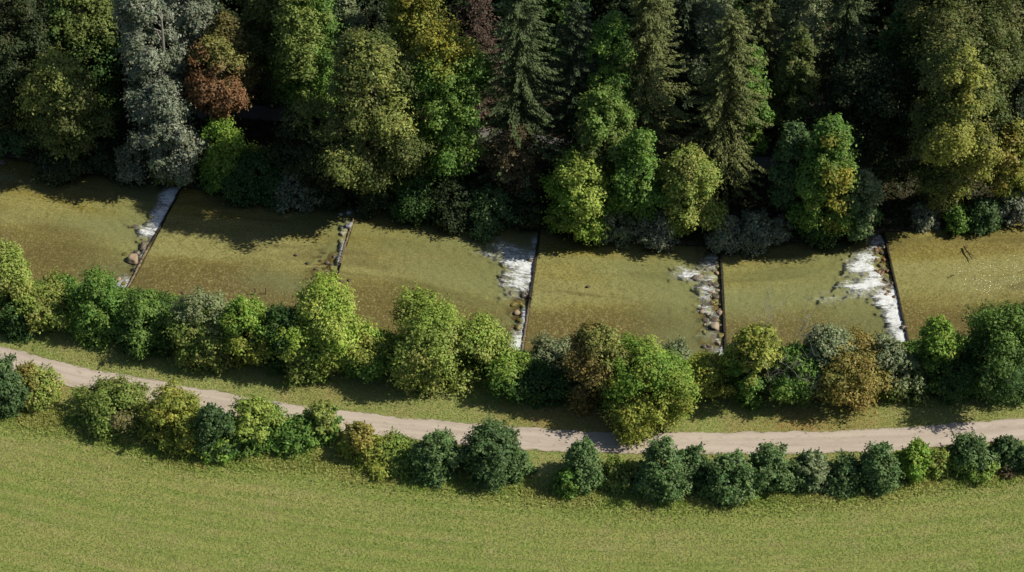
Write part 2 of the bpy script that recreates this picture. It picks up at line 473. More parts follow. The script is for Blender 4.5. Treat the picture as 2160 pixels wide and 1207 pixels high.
for (px, py, r, a) in [(1690, 893, 3.2, 1), (1760, 893, 4.5, .6), (1180, 880, 4.0, .9), (1270, 885, 4, .8), (1590, 900, 2.5, .4), (118, 822, 1.6, .8), (230, 740, 3, .25), (700, 830, 4, .3)]:
    c = at(px, py); lit = np.maximum(lit, a * np.exp(-(((fx_ - c[0]) / (r * 1.6)) ** 2 + ((fy_ - c[1]) / r) ** 2)))
set_attr(gm, 'litter', 'FLOAT', 'POINT', lit)
tag(link('ground', gm, M_GROUND), 'mown green meadow with rougher grass verge and dark woodland floor', kind='structure')

def ribbon(name, C, half, mat, lift, label, wob=.3, seed=1, n=16):
    seg = np.gradient(C, axis=0); t = unit(seg); nrm = np.stack([-t[:, 1], t[:, 0]], 1)
    L = np.concatenate([[0], np.cumsum(np.linalg.norm(np.diff(C, axis=0), axis=1))])
    s = np.arange(0, L[-1], .5)
    cx = np.interp(s, L, C[:, 0]); cy = np.interp(s, L, C[:, 1]); nx = np.interp(s, L, nrm[:, 0]); ny = np.interp(s, L, nrm[:, 1])
    V = []; A = []; E = []; Md = []
    f = np.linspace(-1, 1, n + 1)
    for j in f:
        hw = half + wob * (fbm(s * .35, np.full_like(s, 3.0 + np.sign(j) * 7), seed) - .5) * 2
        x = cx + nx * hw * j; y = cy + ny * hw * j
        V.append(np.stack([x, y, ground_z(x, y) + lift + .03 * (1 - j * j)], 1)); A.append(np.stack([s, np.full_like(s, j * half), s * 0], 1))
        E.append(np.full_like(s, abs(j))); Md.append(np.full_like(s, math.exp(-((j - .45) / .22) ** 2)))
    m = len(s); V = np.concatenate(V); i, j = np.meshgrid(np.arange(n), np.arange(m - 1), indexing='ij'); b = (i * m + j).ravel()
    me = mesh_np(name, V, np.stack([b, b + 1, b + m + 1, b + m], 1), True)
    set_attr(me, 'along', 'FLOAT_VECTOR', 'POINT', np.concatenate(A)); set_attr(me, 'edge', 'FLOAT', 'POINT', np.concatenate(E)); set_attr(me, 'median', 'FLOAT', 'POINT', np.concatenate(Md)); set_attr(me, 'rut', 'FLOAT', 'POINT', np.exp(-((np.concatenate(E) - .45) / .16) ** 2))
    tag(link(name, me, mat), label, kind='structure')
ribbon('path', PATHC, 2.05, M_PATH, .05, 'pale pinkish gravel path curving between the hedge and the riverside trees')
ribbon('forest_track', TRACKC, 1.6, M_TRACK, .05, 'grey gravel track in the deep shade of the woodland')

# ------------------------------------------------------------------ water and riverbed
# foam patches below each sill: (position across 0 far .. 1 near, half width, start metres, reach metres, strength)
FOAM = {
 3: [(.08, .10, 0, 3.4, 1.2), (.28, .2, 0, 3.2, .95), (.4, .12, 0, 1.6, .9), (.46, .06, 0, 4.6, .8), (.70, .12, 0, 1.3, .55), (.93, .07, 0, 2.6, .8)],
 4: [(.10, .05, .4, 2.2, .35), (.22, .05, .3, 1.8, .5), (.41, .10, 0, 1.2, .85), (.72, .05, 1, 4, .35)],
 5: [(.12, .10, 0, 1.5, .62), (.23, .08, 0, 9.5, .8), (.31, .10, 0, 6.0, 1.2), (.43, .12, 0, 6.4, .85), (.50, .06, 0, 3.2, .8), (.78, .10, 0, 1.3, .8), (.94, .07, 0, 3.0, 1.1), (.86, .06, 0, 2.0, .8)],
 6: [(.13, .05, .6, 2.6, .62), (.20, .05, .6, 4.0, .72), (.28, .06, 3.6, 4.4, 1.0), (.30, .05, .8, 4.2, .7), (.40, .08, 1.2, 4.2, .85), (.50, .06, 1.6, 3.4, .8), (.60, .05, 1.0, 3.6, .7), (.70, .05, .6, 2.6, .55), (.80, .06, .4, 3.5, .5), (.95, .05, 0, 3.0, .95)],
 7: [(.08, .09, .5, 3.4, .6), (.20, .06, 1.8, 4.6, .95), (.29, .06, 2.6, 6.5, 1.05), (.37, .06, 2.2, 2.4, 1.0), (.46, .08, 2.2, 6.5, 1.1), (.53, .07, 1.2, 14.0, .62), (.62, .09, 0, 4.6, 1.15), (.74, .10, 0, 3.6, 1.2), (.86, .09, 0, 3.4, 1.05), (.97, .06, 0, 3.0, 1.1)],
}
STONY = {4: (.62, .26, 0, 6), 3: (.55, .4, 0, 2.5), 5: (.72, .3, 0, 4), 6: (.5, .6, 0, 5.0), 7: (.35, .5, 0, 3.2)}
vv = np.linspace(-.03, 1.03, 150)
vb = np.linspace(-.10, 1.10, 90)
def strip(vs, what):
    V = []; A = []; FO = []; TU = []; AC = []; PO = []; ST = []; RI = []
    acc = 0.0; cols = 0
    LF = FARC; LN = NEARC
    for k in range(len(FARK) - 1):
        a = k * NSUB; lvl = LEVEL[int(np.clip(k - 2, 0, 5))]
        us = np.arange(0, NSUB + 1) if 1 < k < 8 else np.arange(0, NSUB + 1, 5)
        F = LF[a + us]; N = LN[a + us]
        seglen = np.concatenate([[0], np.cumsum(np.linalg.norm(np.diff((F + N) / 2, axis=0), axis=1))])
        Lk = seglen[-1]
        for q in range(len(us)):
            p = F[q][None] * (1 - vs[:, None]) + N[q][None] * vs[:, None]
            wid = np.linalg.norm(N[q] - F[q]); d = Lk - seglen[q]
            sx = acc + seglen[q]; yy = vs * wid
            foam = np.zeros_like(vs); stony = np.zeros_like(vs); pool = np.zeros_like(vs)
            sill = k + 1
            if sill in FOAM:
                wv = vs + .11 * (fbm(np.full_like(vs, d * .33), vs * 7, 11 + k) - .5)
                xj = .7 * (fbm(vs * 22, np.full_like(vs, d * .25), 21 + k) - .5)
                for (vc, vh, d0, dl, s) in FOAM[sill]:
                    x = (d - d0) / dl + xj * (1 if d0 else sstep(.1, .5, d / dl))
                    dlx = sstep(-.08, .02, x) * (1 - sstep(.35, 1.05, x)) if d0 == 0 else sstep(-.1, .12, x) * (1 - sstep(.3, 1.05, x))
                    dl_m = dlx
                    wgt = np.exp(-(np.abs((wv - vc) / (vh * (1 + .35 * np.maximum(x, 0)))) ** 2.4))
                    foam = np.maximum(foam, s * wgt * dl_m * (.8 if sill == 6 else .88 if sill == 4 else 1))
                    pool = np.maximum(pool, .8 * np.exp(-((wv - vc) / (vh * 2.2)) ** 2) * sstep(-.3, .3, x) * (1 - sstep(1.0, 4.5, x)))
                if sill in STONY:
                    vc, vh, d0, dl = STONY[sill]
                    stony = np.exp(-(np.abs((vs - vc) / vh)) ** 3) * (1 - sstep(dl * .4, dl, d))
            rim = sstep(.02, -.05, vs) if False else np.maximum(1 - sstep(-.03, .04, vs), sstep(.96, 1.03, vs))
            if what == 'water':
                tu = .05 * fbm(np.full_like(vs, sx * .05), yy * .1, 31) + np.clip(foam, 0, 1) * .4 + (.16 * sstep(.55, .9, fbm(np.full_like(vs, sx * .04), yy * .12, 77)))
                if k == 7: tu = tu + .72 * sstep(0.08, .4, vs) * (1 - sstep(.6, .85, vs)) * sstep(0, 12, seglen[q])
                if k == 6: tu = tu + .45 * np.exp(-((vs - .48) / .16) ** 2) * (1 - sstep(6, 24, d))
                n1 = fbm(np.full_like(vs, sx * 1.3), yy * 1.6, 51, 4)
                z = lvl + .02 * (n1 - .5) + np.clip(foam, 0, 1.2) * (.03 + .16 * np.clip(n1 - .36, 0, 1))
                TU.append(np.clip(tu, 0, 1.6))
            else:
                n1 = fbm(np.full_like(vs, sx * .12), yy * .18, 61, 3); n2 = fbm(np.full_like(vs, sx * 1.1), yy * 1.3, 63, 2)
                dep = .10 + .28 * (n1 - .3) 
                dep = dep * (1 - .75 * np.clip(np.maximum(pool, foam), 0, 1))
                dep = dep * (sstep(-.005, .1, vs) * (1 - sstep(.9, 1.005, vs)))
                up = .9 * (1 - sstep(-.10, .0, vs)) + .9 * sstep(1.0, 1.10, vs)
                z = lvl - np.clip(dep, -.05, 2) - .06 + up * .55 + .10 * stony * (n2 - .3) + .03 * (n2 - .5)
                AC.append(vs); PO.append(pool); ST.append(stony); RI.append(rim)
            V.append(np.column_stack([p, z])); A.append(np.column_stack([np.full_like(vs, sx), yy, vs * 0])); FO.append(foam)
            cols += 1
        acc += Lk
    m = len(vs); i, j = np.meshgrid(np.arange(cols - 1), np.arange(m - 1), indexing='ij'); b = (i * m + j).ravel()
    me = mesh_np(what, np.concatenate(V), np.stack([b, b + 1, b + m + 1, b + m], 1)[:, ::-1] if False else np.stack([b + m, b + m + 1, b + 1, b], 1)[:, ::-1], True)
    set_attr(me, 'along', 'FLOAT_VECTOR', 'POINT', np.concatenate(A))
    if what == 'water':
        set_attr(me, 'foam', 'FLOAT', 'POINT', np.concatenate(FO)); set_attr(me, 'turbulence', 'FLOAT', 'POINT', np.concatenate(TU))
    else:
        set_attr(me, 'across', 'FLOAT', 'POINT', np.concatenate(AC)); set_attr(me, 'pool', 'FLOAT', 'POINT', np.concatenate(PO)); set_attr(me, 'stony', 'FLOAT', 'POINT', np.concatenate(ST)); set_attr(me, 'rim', 'FLOAT', 'POINT', np.concatenate(RI))
    # make the faces look up
    me.update()
    if me.polygons[0].normal.z < 0: me.flip_normals()
    return me
tag(link('water', strip(vv, 'water'), M_WATER), 'clear shallow river with white water tumbling below each sill', kind='structure')
tag(link('riverbed', strip(vb, 'riverbed'), M_BED), 'olive gravel riverbed seen through the shallow water', kind='structure')

# ------------------------------------------------------------------ sills
def sill(k, v1, label, tan0, tan1, r, v0=-.05):
    """timber sill across the river at knot k; its dry, tan stretch runs from tan0 to tan1"""
    F, N = FARK[k], NEARK[k]; lv = LEVEL[int(np.clip(k - 2, 0, 5))]; lvd = LEVEL[int(np.clip(k - 3, 0, 5))]
    L = np.linalg.norm(N - F); d = (N - F) / L; nr = np.array([-d[1], d[0]])
    if nr[0] > 0: nr = -nr                      # downstream
    rng = RS(r); root = empty('weir_sill', (*(F + d * L * .5), lv))
    tag(root, label, 'weir', 'timber sills across the river')
    V = []; Q = []; C = []; s = v0 * L; n = 0
    while s < v1 * L:
        ln = min(rng.uniform(2.2, 3.4), v1 * L - s + .01); steps = max(2, int(ln / .45)); off = rng.uniform(-.04, .04)
        hw = .15 + rng.uniform(-.02, .03)
        for i in range(steps + 1):
            q = s + ln * .992 * i / steps
            c = F + d * q + nr * (.12 + off + .05 * rng.uniform(-1, 1))
            zt = lv + .09 + .05 * rng.uniform(-1, 1) + off * .5
            prof = [(-hw, lvd - .6), (-hw, zt - .07), (-hw * .65, zt), (hw * .65, zt), (hw, zt - .07), (hw, lvd - .6)]
            for (o, z) in prof:
                pq = c - nr * o * -1; V.append((pq[0], pq[1], z))
            if i < steps:
                t = q / L; tan = sstep(tan0 - .06, tan0 + .06, t) * (1 - sstep(tan1 - .06, tan1 + .06, t))
                dark = np.array([.035, .03, .022]) * rng.uniform(.7, 1.3); lite = np.array([.26, .2, .125]) * rng.uniform(.7, 1.15)
                for j in range(5):
                    a = n + i * 6 + j; Q.append((a, a + 1, a + 7, a + 6)); C.append(dark * (1 - tan) + lite * tan)
        n += (steps + 1) * 6; s += ln
    me = mesh_np('beam', np.array(V) - np.array([*(F + d * L * .5), lv]), np.array(Q))
    set_attr(me, 'leaf_colour', 'FLOAT_COLOR', 'FACE', np.column_stack([np.array(C), np.ones(len(C))]))
    link('beam', me, M_WOOD, root)
sill(3, 1.02, 'timber sill slanting across the river furthest left, with three big rounded boulders below it', .58, 1.1, 1)
sill(4, .52, 'short timber sill reaching only halfway across the river from the shaded wooded bank', .08, .6, 2)
sill(5, 1.02, 'timber sill with twiggy driftwood caught in its middle, across the centre of the river', .66, 1.1, 3)
sill(6, 1.02, 'straight dark timber sill with a dense heap of brown boulders just below it', 2, 3, 4)
sill(7, 1.02, 'dark timber sill furthest right, with the widest stretch of foaming white water below it', 2, 3, 5)

# ------------------------------------------------------------------ rocks
import bmesh
def rock(px, py, wpx, level, mat, label, group, seed, sub=False, flat=.62):
    p = at(px, py, level); r = wpx * (.86 if group is None else .8) / 2 / scale_at(p); rng = RS(seed)
    bm = bmesh.new(); bmesh.ops.create_icosphere(bm, subdivisions=3, radius=1.0)
    dirs = unit(rng.normal(size=(9, 3))); offs = rng.uniform(.5, .88, 9)
    sx, sy, sz = rng.uniform(.85, 1.2), rng.uniform(.75, 1.05), flat * rng.uniform(.85, 1.2)
    ph = rng.uniform(0, 6, 3)
    for v in bm.verts:
        n = np.array(v.co); k = 1.0
        for dd, oo in zip(dirs, offs):
            q = n @ dd
            if q * k > oo: k = k * (oo / (q * k)) * .9 + k * .1
        k *= 1 + .06 * math.sin(5 * n[0] + ph[0]) * math.sin(4 * n[1] + ph[1]) + .04 * math.sin(9 * n[2] + ph[2])
        v.co = (n[0] * k * sx * r * 1.08, n[1] * k * sy * r * 1.08, n[2] * k * sz * r)
    me = bpy.data.meshes.new('boulder'); bm.to_mesh(me); bm.free()
    me.polygons.foreach_set('use_smooth', np.ones(len(me.polygons), bool))
    o = link('boulder', me, mat)
    o.location = (p[0], p[1], level + (r * sz * (.2 if group is None else -.22) if not sub else -r * sz * .82)); o.rotation_euler = (0, 0, rng.uniform(0, 6))
    tag(o, label, 'boulder', group)

ROCKS = [
 (302, 521, 26, 0, ROCK_WET, 'upper of the three big rounded boulders below the leftmost sill, rusty brown'),
 (288, 534, 20, 0, ROCK_WET, 'middle and smallest of the three rounded boulders below the leftmost sill'),
 (282, 548, 33, 0, ROCK_DRY, 'pale tan boulder, lowest and largest of the three below the leftmost sill'),
 (250, 589, 17, 0, ROCK_DRY, 'small pale boulder at the near bank end of the leftmost sill'),
 (262, 599, 15, 0, ROCK_MOSS, 'small mossy boulder touching the foam at the near end of the leftmost sill'),
 (737, 477, 24, 1, ROCK_GREY, 'large pale grey boulder beside the short sill at the edge of the shade'),
 (721, 494, 15, 1, ROCK_DRY, 'small tan boulder below the grey one beside the short sill'),
 (736, 449, 13, 1, ROCK_GREY, 'grey boulder in deep shade at the wooded end of the short sill'),
 (718, 452, 11, 1, ROCK_GREY, 'small grey boulder in deep shade, furthest from the short sill'),
 (754, 444, 10, 1, ROCK_GREY, 'small grey boulder resting against the shaded tip of the short sill'),
 (1117, 551, 15, 2, ROCK_WET, 'brown boulder poking from the strongest white water of the central sill'),
 (1105, 624, 15, 2, ROCK_WET, 'brown boulder beside the driftwood on the central sill'),
 (1091, 661, 18, 2, ROCK_DRY, 'bright pale boulder in the middle of the row below the central sill'),
 (1097, 677, 19, 2, ROCK_MOSS, 'mossy boulder just below the bright pale one at the central sill'),
 (1094, 692, 19, 2, ROCK_MOSS, 'lowest mossy boulder in the row below the central sill'),
 (1064, 706, 15, 2, ROCK_DRY, 'pale boulder among the stones on the near bank below the central sill'),
 (1051, 714, 22, 2, ROCK_WET, 'dark boulder on the near bank, left of the pale one below the central sill'),
 (1070, 722, 16, 2, ROCK_WET, 'dark stone at the foot of the foam on the near end of the central sill'),
 (1044, 730, 14, 2, ROCK_GREY, 'grey stone on the near bank beside the big round olive tree'),
 (5, 345, 20, 0, ROCK_WET, 'lowest dark boulder in the deep shade at the left edge of the photo'),
 (21, 322, 13, 0, ROCK_WET, 'middle dark boulder in the deep shade at the left edge of the photo'),
 (8, 305, 17, 0, ROCK_DRY, 'uppermost pale boulder in the deep shade at the left edge of the photo'),
 (1906, 692, 17, 4, ROCK_WET, 'black wet boulder ringed by foam at the near end of the rightmost sill'),
 (1518, 661, 20, 3, ROCK_DRY, 'smooth pinkish boulder hard against the middle of the fourth sill from the left'),
 (1508, 690, 27, 3, ROCK_DRY, 'largest tan boulder in the heap below the fourth sill from the left'),
 (1466, 588, 18, 3, ROCK_WET, 'brown boulder furthest downstream of the fourth sill, at the head of a foam plume'),
]
for i, (px, py, ww, lv, mt, lb) in enumerate(ROCKS):
    rock(px, py, ww, LEVEL[lv], mt, lb, None, 100 + i)
rr_ = RS(77)
for i in range(40):
    v = .12 + .86 * rr_.uniform() ** .75; off = 6 + 40 * rr_.uniform() ** 1.3 + (18 if v < .4 and rr_.uniform() < .5 else 0)
    px = 1521 + 12 * v - off - 3; py = 530 + 218 * v; ww = rr_.uniform(7, 19) * (1 if rr_.uniform() < .8 else 1.35)
    rock(px, py, ww, LEVEL[3], [ROCK_WET, ROCK_DRY, ROCK_WET, ROCK_MOSS][i % 4], 'wet brown boulder in the heap of rubble below the fourth sill from the left', 'boulders heaped below the fourth sill', 200 + i)
for i in range(34):
    v = .06 + .56 * rr_.uniform(); off = 7 + 40 * rr_.uniform() * (1.15 - v)
    px = 1868 + 48 * v - off; py = 490 + 228 * v; ww = rr_.uniform(6, 17)
    rock(px, py, ww, LEVEL[4], [ROCK_WET, ROCK_RED][i % 2], 'wet reddish brown boulder between the rightmost sill and its white water', 'boulders below the rightmost sill', 300 + i)
for i, (px, py, ww) in enumerate([(690, 552, 16), (676, 549, 13), (700, 556, 17), (667, 566, 12), (690, 574, 18), (719, 592, 18), (698, 592, 15), (712, 573, 13), (648, 553, 11), (625, 536, 10), (660, 585, 13), (735, 590, 12), (705, 540, 12)]):
    rock(px, py, ww, LEVEL[1] + .06, ROCK_WET, 'brown stone just breaking the shallow water below the short sill', 'stones in the shallows below the short sill', 400 + i, sub=True)
for i, (px, py, ww, lv, lb) in enumerate([(262, 533, 17, 0, 'yellowish stone under the water left of the three boulders'), (285, 476, 24, 0, 'broad brown stone under the water upstream of the foam tail at the leftmost sill'), (322, 441, 15, 0, 'reddish stone under the water beside the top foam of the leftmost sill'), (1060, 584, 17, 2, 'brown stone under the water at the tip of the central foam'), (1078, 616, 16, 2, 'orange brown stone under the water left of the driftwood sill'), (1085, 641, 17, 2, 'yellow green stone under the water above the bright pale boulder'), (1242, 602, 11, 3, 'lone reddish stone under the open water right of the central sill'), (387, 616, 15, 1, 'flat grey stone in the shallows beyond the dark green bushes')]):
    rock(px, py, ww, LEVEL[lv] + .07, ROCK_MOSS if 'yellow' in lb else ROCK_WET, lb, None, 500 + i, sub=True)

# ------------------------------------------------------------------ trees
ZUP = np.array([0, 0, 1.0])
def rot_rand(rng, n): return unit(rng.normal(size=(n, 3)))

PAL = {   # two leaf colours (linear), share of the second, brightness spread
 'olive':   ((.125, .140, .038), (.175, .165, .055), .35),
 'oliveyel':((.170, .190, .048), (.205, .195, .065), .4),
 'green':   ((.075, .125, .026), (.120, .165, .036), .35),
 'bright':  ((.115, .195, .030), (.170, .225, .040), .4),
 'lime':    ((.175, .245, .040), (.225, .260, .060), .4),
 'dark':    ((.040, .075, .022), (.065, .100, .028), .3),
 'deep':    ((.035, .055, .020), (.055, .070, .024), .3),
 'blue':    ((.070, .120, .058), (.100, .150, .075), .4),
 'bluedark':((.050, .085, .045), (.080, .115, .060), .35),
 'greygreen':((.125, .155, .080), (.165, .190, .105), .4),
 'silver':  ((.190, .215, .165), (.270, .285, .235), .45),
 'willow':  ((.140, .165, .105), (.190, .205, .140), .4),
 'yellow':  ((.200, .195, .035), (.300, .250, .030), .45),
 'orange':  ((.230, .165, .045), (.300, .200, .050), .45),
 'russet':  ((.230, .105, .050), (.310, .150, .075), .4),
 'brown':   ((.150, .100, .050), (.190, .135, .065), .4),
 'redgrey': ((.150, .085, .070), (.210, .125, .100), .4),
 'brownolive': ((.125, .100, .030), (.165, .140, .045), .4),
 'yelgreen':((.155, .185, .035), (.230, .225, .045), .4),
 'spruce':  ((.060, .088, .034), (.085, .110, .042), .4),
 'larch':   ((.095, .115, .036), (.130, .140, .048), .4),
 'sprucedark': ((.040, .062, .028), (.058, .078, .034), .35),
}

PAL.update({
 'olive':   ((.105, .148, .032), (.150, .168, .048), .35),
 'oliveyel':((.150, .198, .042), (.195, .205, .058), .4),
 'green':   ((.072, .138, .026), (.115, .178, .036), .35),
 'dark':    ((.042, .088, .022), (.068, .115, .028), .3),
 'blue':    ((.064, .112, .038), (.100, .150, .056), .4),
 'bluedark':((.048, .086, .030), (.075, .116, .042), .35),
 'russet':  ((.200, .110, .052), (.260, .155, .078), .4),
 'redgrey': ((.120, .080, .060), (.160, .110, .085), .4),
 'silver':  ((.115, .140, .088), (.180, .198, .145), .45),
 'willow':  ((.110, .130, .080), (.145, .158, .102), .4),
})
PAL['woodolive'] = ((.088, .118, .032), (.130, .140, .044), .35); PAL['woodbrown'] = ((.110, .100, .032), (.140, .130, .042), .4)
PAL['brown'] = ((.125, .098, .050), (.160, .132, .068), .4)
PAL['meadow'] = ((.17, .215, .06), (.23, .235, .085), .4)
PAL['orange'] = ((.160, .150, .040), (.205, .158, .044), .45)
for _k, (_a, _b, _p) in list(PAL.items()):
    _f = {'deep': 1.2, 'dark': 1.55, 'woodolive': 1.45, 'woodbrown': 1.6, 'meadow': 1.75, 'spruce': 1.5, 'sprucedark': 1.3, 'larch': 1.5, 'russet': 1.3, 'redgrey': .95, 'brown': 1.15, 'orange': 1.9, 'yellow': 1.35, 'silver': 1.65, 'blue': 2.05, 'bluedark': 2.0}.get(_k, 1.92)
    PAL[_k] = (tuple(min(.5, v * _f) for v in _a), tuple(min(.5, v * _f) for v in _b), _p)

def bez(a, b, sag, n=6):
    t = np.linspace(0, 1, n)[:, None]
    return a * (1 - t) + b * t + np.array([0, 0, 1.0]) * (sag * 4 * t * (1 - t))

def broadleaf(root_name, base, H, z0, R, pal, rng, lai=2.2, leaf=.31, shape=2.3, skew=1.0, mat=None, bark=None, bush=False, accent=None, hole=0.0, spiky=0.0, lean=None, part_label=None):
    c1, c2, p2 = PAL[pal]; c1 = np.array(c1); c2 = np.array(c2)
    a = (H - z0) / 2; zc = z0 + a
    area = 4 * PI * (((2 * (a * R) ** 1.6) + R ** 3.2) / 3) ** (1 / 1.6)
    # an uneven union of a main crown and several smaller side crowns
    if bush:
        parts = [(0, 0, z0, H, R * .80, .5)]
        for i in range(rng.randint(4, 7)):
            an = rng.uniform(0, 6.283); q = rng.uniform(.32, .58) * R; parts.append((math.cos(an) * q, math.sin(an) * q, z0, z0 + (H - z0) * rng.uniform(.42, .92) * (1.05 - .45 * q / R), R * rng.uniform(.36, .56), .5))
    else:
        parts = [(0, 0, z0, H, R * .76, skew * rng.uniform(.75, 1.1))]
        for i in range(rng.randint(12, 19)):
            an = rng.uniform(0, 6.283); q = rng.uniform(.45, .98) * R; zm = z0 + (H - z0) * rng.uniform(.06, .9); r_ = R * rng.uniform(.18, .42); hh = r_ * rng.uniform(.6, 1.15)
            f = max(.25, 1 - abs(2 * (zm - z0) / (H - z0) - .85) ** 2.2); parts.append((math.cos(an) * q * f, math.sin(an) * q * f, max(z0 * .7, zm - hh), min(H * .98, zm + hh), r_, 1.0))
    rc0 = np.clip(.175 * R, .42, 1.15)
    CE = []; RC = []; TT = []
    for pi, (ox, oy, pz0, pz1, pr, psk) in enumerate(parts):
        pa = (pz1 - pz0) / 2; ar = 4 * PI * (((2 * (pa * pr) ** 1.6) + pr ** 3.2) / 3) ** (1 / 1.6)
        nc = int(np.clip(ar / (PI * rc0 ** 2) * 1.25, 6, 170))
        t = np.clip((np.arange(nc) + .5) / nc + rng.normal(0, .04, nc), .02, .985); az = (np.arange(nc) * 2.39996 + rng.uniform(-.6, .6, nc))
        ts = t ** psk; prof = np.maximum(1 - np.abs(2 * ts - 1) ** shape, 0) ** (1 / shape)
        lob = 1 + .14 * np.sin(2 * az + rng.uniform(0, 6) + 2.1 * t) + .12 * np.sin(3 * az + rng.uniform(0, 6) - 4 * t) + .08 * np.sin(5 * az + rng.uniform(0, 6) + 9 * t)
        inner = rng.uniform(size=nc) < .18; rr = np.where(inner, rng.uniform(.25, .7, nc), rng.uniform(.72, 1.08, nc))
        rc = rc0 * rng.uniform(.5, 1.5, nc) * (.65 + .45 * prof); rd = np.maximum(pr * prof * lob * rr - rc * .4, 0)
        cz = np.minimum(pz0 + (pz1 - pz0) * t + rng.normal(0, .25 * rc0, nc), pz1 - rc * .25)
        c = np.stack([ox + np.cos(az) * rd, oy + np.sin(az) * rd, cz], 1)
        ok = np.ones(nc, bool)
        for qi, (qx, qy, qz0, qz1, qr, _) in enumerate(parts):
            if qi != pi:
                e = (c - np.array([qx, qy, (qz0 + qz1) / 2])) / np.array([qr, qr, (qz1 - qz0) / 2]); ok &= (np.linalg.norm(e, axis=1) > .62) | (rng.uniform(size=nc) < .12)
        CE.append(c[ok]); RC.append(rc[ok]); TT.append(((cz - z0) / (H - z0))[ok])
    cen = np.concatenate(CE); rcl = np.concatenate(RC); t = np.clip(np.concatenate(TT), 0, 1); ncl = len(cen)
    if bush and not spiky: spiky = .055 * H
    lx, ly = lean if lean else (0, 0)
    if hole:
        keep = rng.uniform(size=ncl) > hole; cen = cen[keep]; rcl = rcl[keep]; t = t[keep]; ncl = len(cen)
    if spiky:
        m = rng.uniform(size=ncl) < .3; cen[m, 2] += spiky * rng.uniform(.3, 1, m.sum()); rcl[m] *= .6
    larea = leaf * leaf * .62 * .5
    nl = int(area * lai * 1.08 / larea * (1 - hole * .6))
    wts = rcl ** 2; wts /= wts.sum()
    idx = rng.choice(ncl, nl, p=wts)
    dv = rot_rand(rng, nl); dv[:, 2] = np.abs(dv[:, 2]) * np.where(rng.uniform(size=nl) < .78, 1, -1)
    rs = np.where(rng.uniform(size=nl) < .6, rng.uniform(.35, 1.0, nl) ** .45, np.abs(rng.normal(0, .75, nl)).clip(0, 1.9))
    och = cen[idx] * np.array([1, 1, 0]); och = och / np.maximum(np.linalg.norm(och, axis=1, keepdims=True), .4)
    edge = 1 + .25 * np.sin(dv[:, 0] * 5 + idx) * np.sin(dv[:, 1] * 5 + idx * 2)
    pos = cen[idx] + dv * (rcl[idx] * rs * edge)[:, None] * np.array([1.02, 1.02, .72])
    sp_ = rng.uniform(-1, 1, nl) ** 3 * .8; pos += och * (rcl[idx] * np.abs(sp_))[:, None] - ZUP * (rcl[idx] * np.abs(sp_) * .3)[:, None]
    # short twigs that break the outline
    tw = rng.uniform(size=nl) < .13
    pos[tw] += dv[tw] * (rcl[idx][tw] * rng.uniform(.1, .7, tw.sum()))[:, None]
    out = unit(pos - np.array([lx * .5, ly * .5, zc - .2 * a]))
    nrm = unit(dv * .75 + out * .35 + ZUP * .35 + rng.normal(size=(nl, 3)) * .32)
    ax = unit(np.cross(nrm, rot_rand(rng, nl)))
    sz = leaf * rng.uniform(.5, 1.0, nl) ** 1.2 * 1.65
    cv = rng.uniform(.78, 1.2, ncl)
    share = (rng.uniform(size=ncl) < p2).astype(float) * rng.uniform(.4, 1, ncl)
    col = c1 * (1 - share[idx])[:, None] + c2 * share[idx][:, None]
    if accent is not None:                              # a differently coloured region of the crown
        pa, dirn, thr = accent; ca = np.array(PAL[pa][0]) * .4 + np.array(PAL[pa][1]) * .6
        q = (cen - np.array([0, 0, zc])) / np.array([R, R, a]); s = q @ unit(np.array(dirn, float)) + rng.normal(0, .16, ncl)
        wa = sstep(thr - .15, thr + .15, s)[idx] * rng.uniform(.5, 1, nl); col = col * (1 - wa[:, None]) + ca * wa[:, None]
    depth = .62 + .38 * rs.clip(0, 1.1)                             # leaf colour gets darker towards the middle of a clump
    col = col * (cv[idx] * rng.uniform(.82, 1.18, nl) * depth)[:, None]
    col[:, 0] *= rng.uniform(.88, 1.16, nl)
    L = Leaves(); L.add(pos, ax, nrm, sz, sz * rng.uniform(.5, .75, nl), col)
    # leafy shoots that feather the outline
    ns = int(ncl * 1.5); si = rng.choice(ncl, ns, p=wts); od = unit(cen[si] - np.array([0, 0, zc - .3 * a]))
    sd_ = unit(od + ZUP * rng.uniform(-.1, .7, (ns, 1)) + rng.normal(size=(ns, 3)) * .45); sl = rcl[si] * rng.uniform(.7, 1.7, ns)
    m_ = 14; tt = np.sort(rng.uniform(.25, 1, (ns, m_)), axis=1)[:, :, None]
    sp = (cen[si] + sd_ * rcl[si][:, None] * .35)[:, None] + sd_[:, None] * sl[:, None, None] * tt - ZUP * (tt ** 2) * sl[:, None, None] * .18 + rng.normal(0, .10, (ns, m_, 3)) * (1.25 - tt)
    sp = sp.reshape(-1, 3); k_ = len(sp); sa = unit(np.repeat(sd_, m_, 0) + rng.normal(size=(k_, 3)) * .7)
    ss = leaf * rng.uniform(.55, 1.15, k_); sc_ = np.repeat(np.array([col[idx == j][:1].mean(0) if False else c1 * (1 - share[j]) + c2 * share[j] for j in si]), m_, 0)
    if accent is not None: w2 = np.repeat(sstep(thr - .15, thr + .15, s)[si], m_)[:, None] * .75; sc_ = sc_ * (1 - w2) + ca * w2
    L.add(sp, sa, unit(ZUP * .6 + np.repeat(od, m_, 0) * .5 + rng.normal(size=(k_, 3)) * .45), ss, ss * .6, sc_ * np.repeat(cv[si], m_)[:, None] * rng.uniform(.85, 1.2, (k_, 1)))
    # wood
    T = Tubes(); bark = bark or BARK
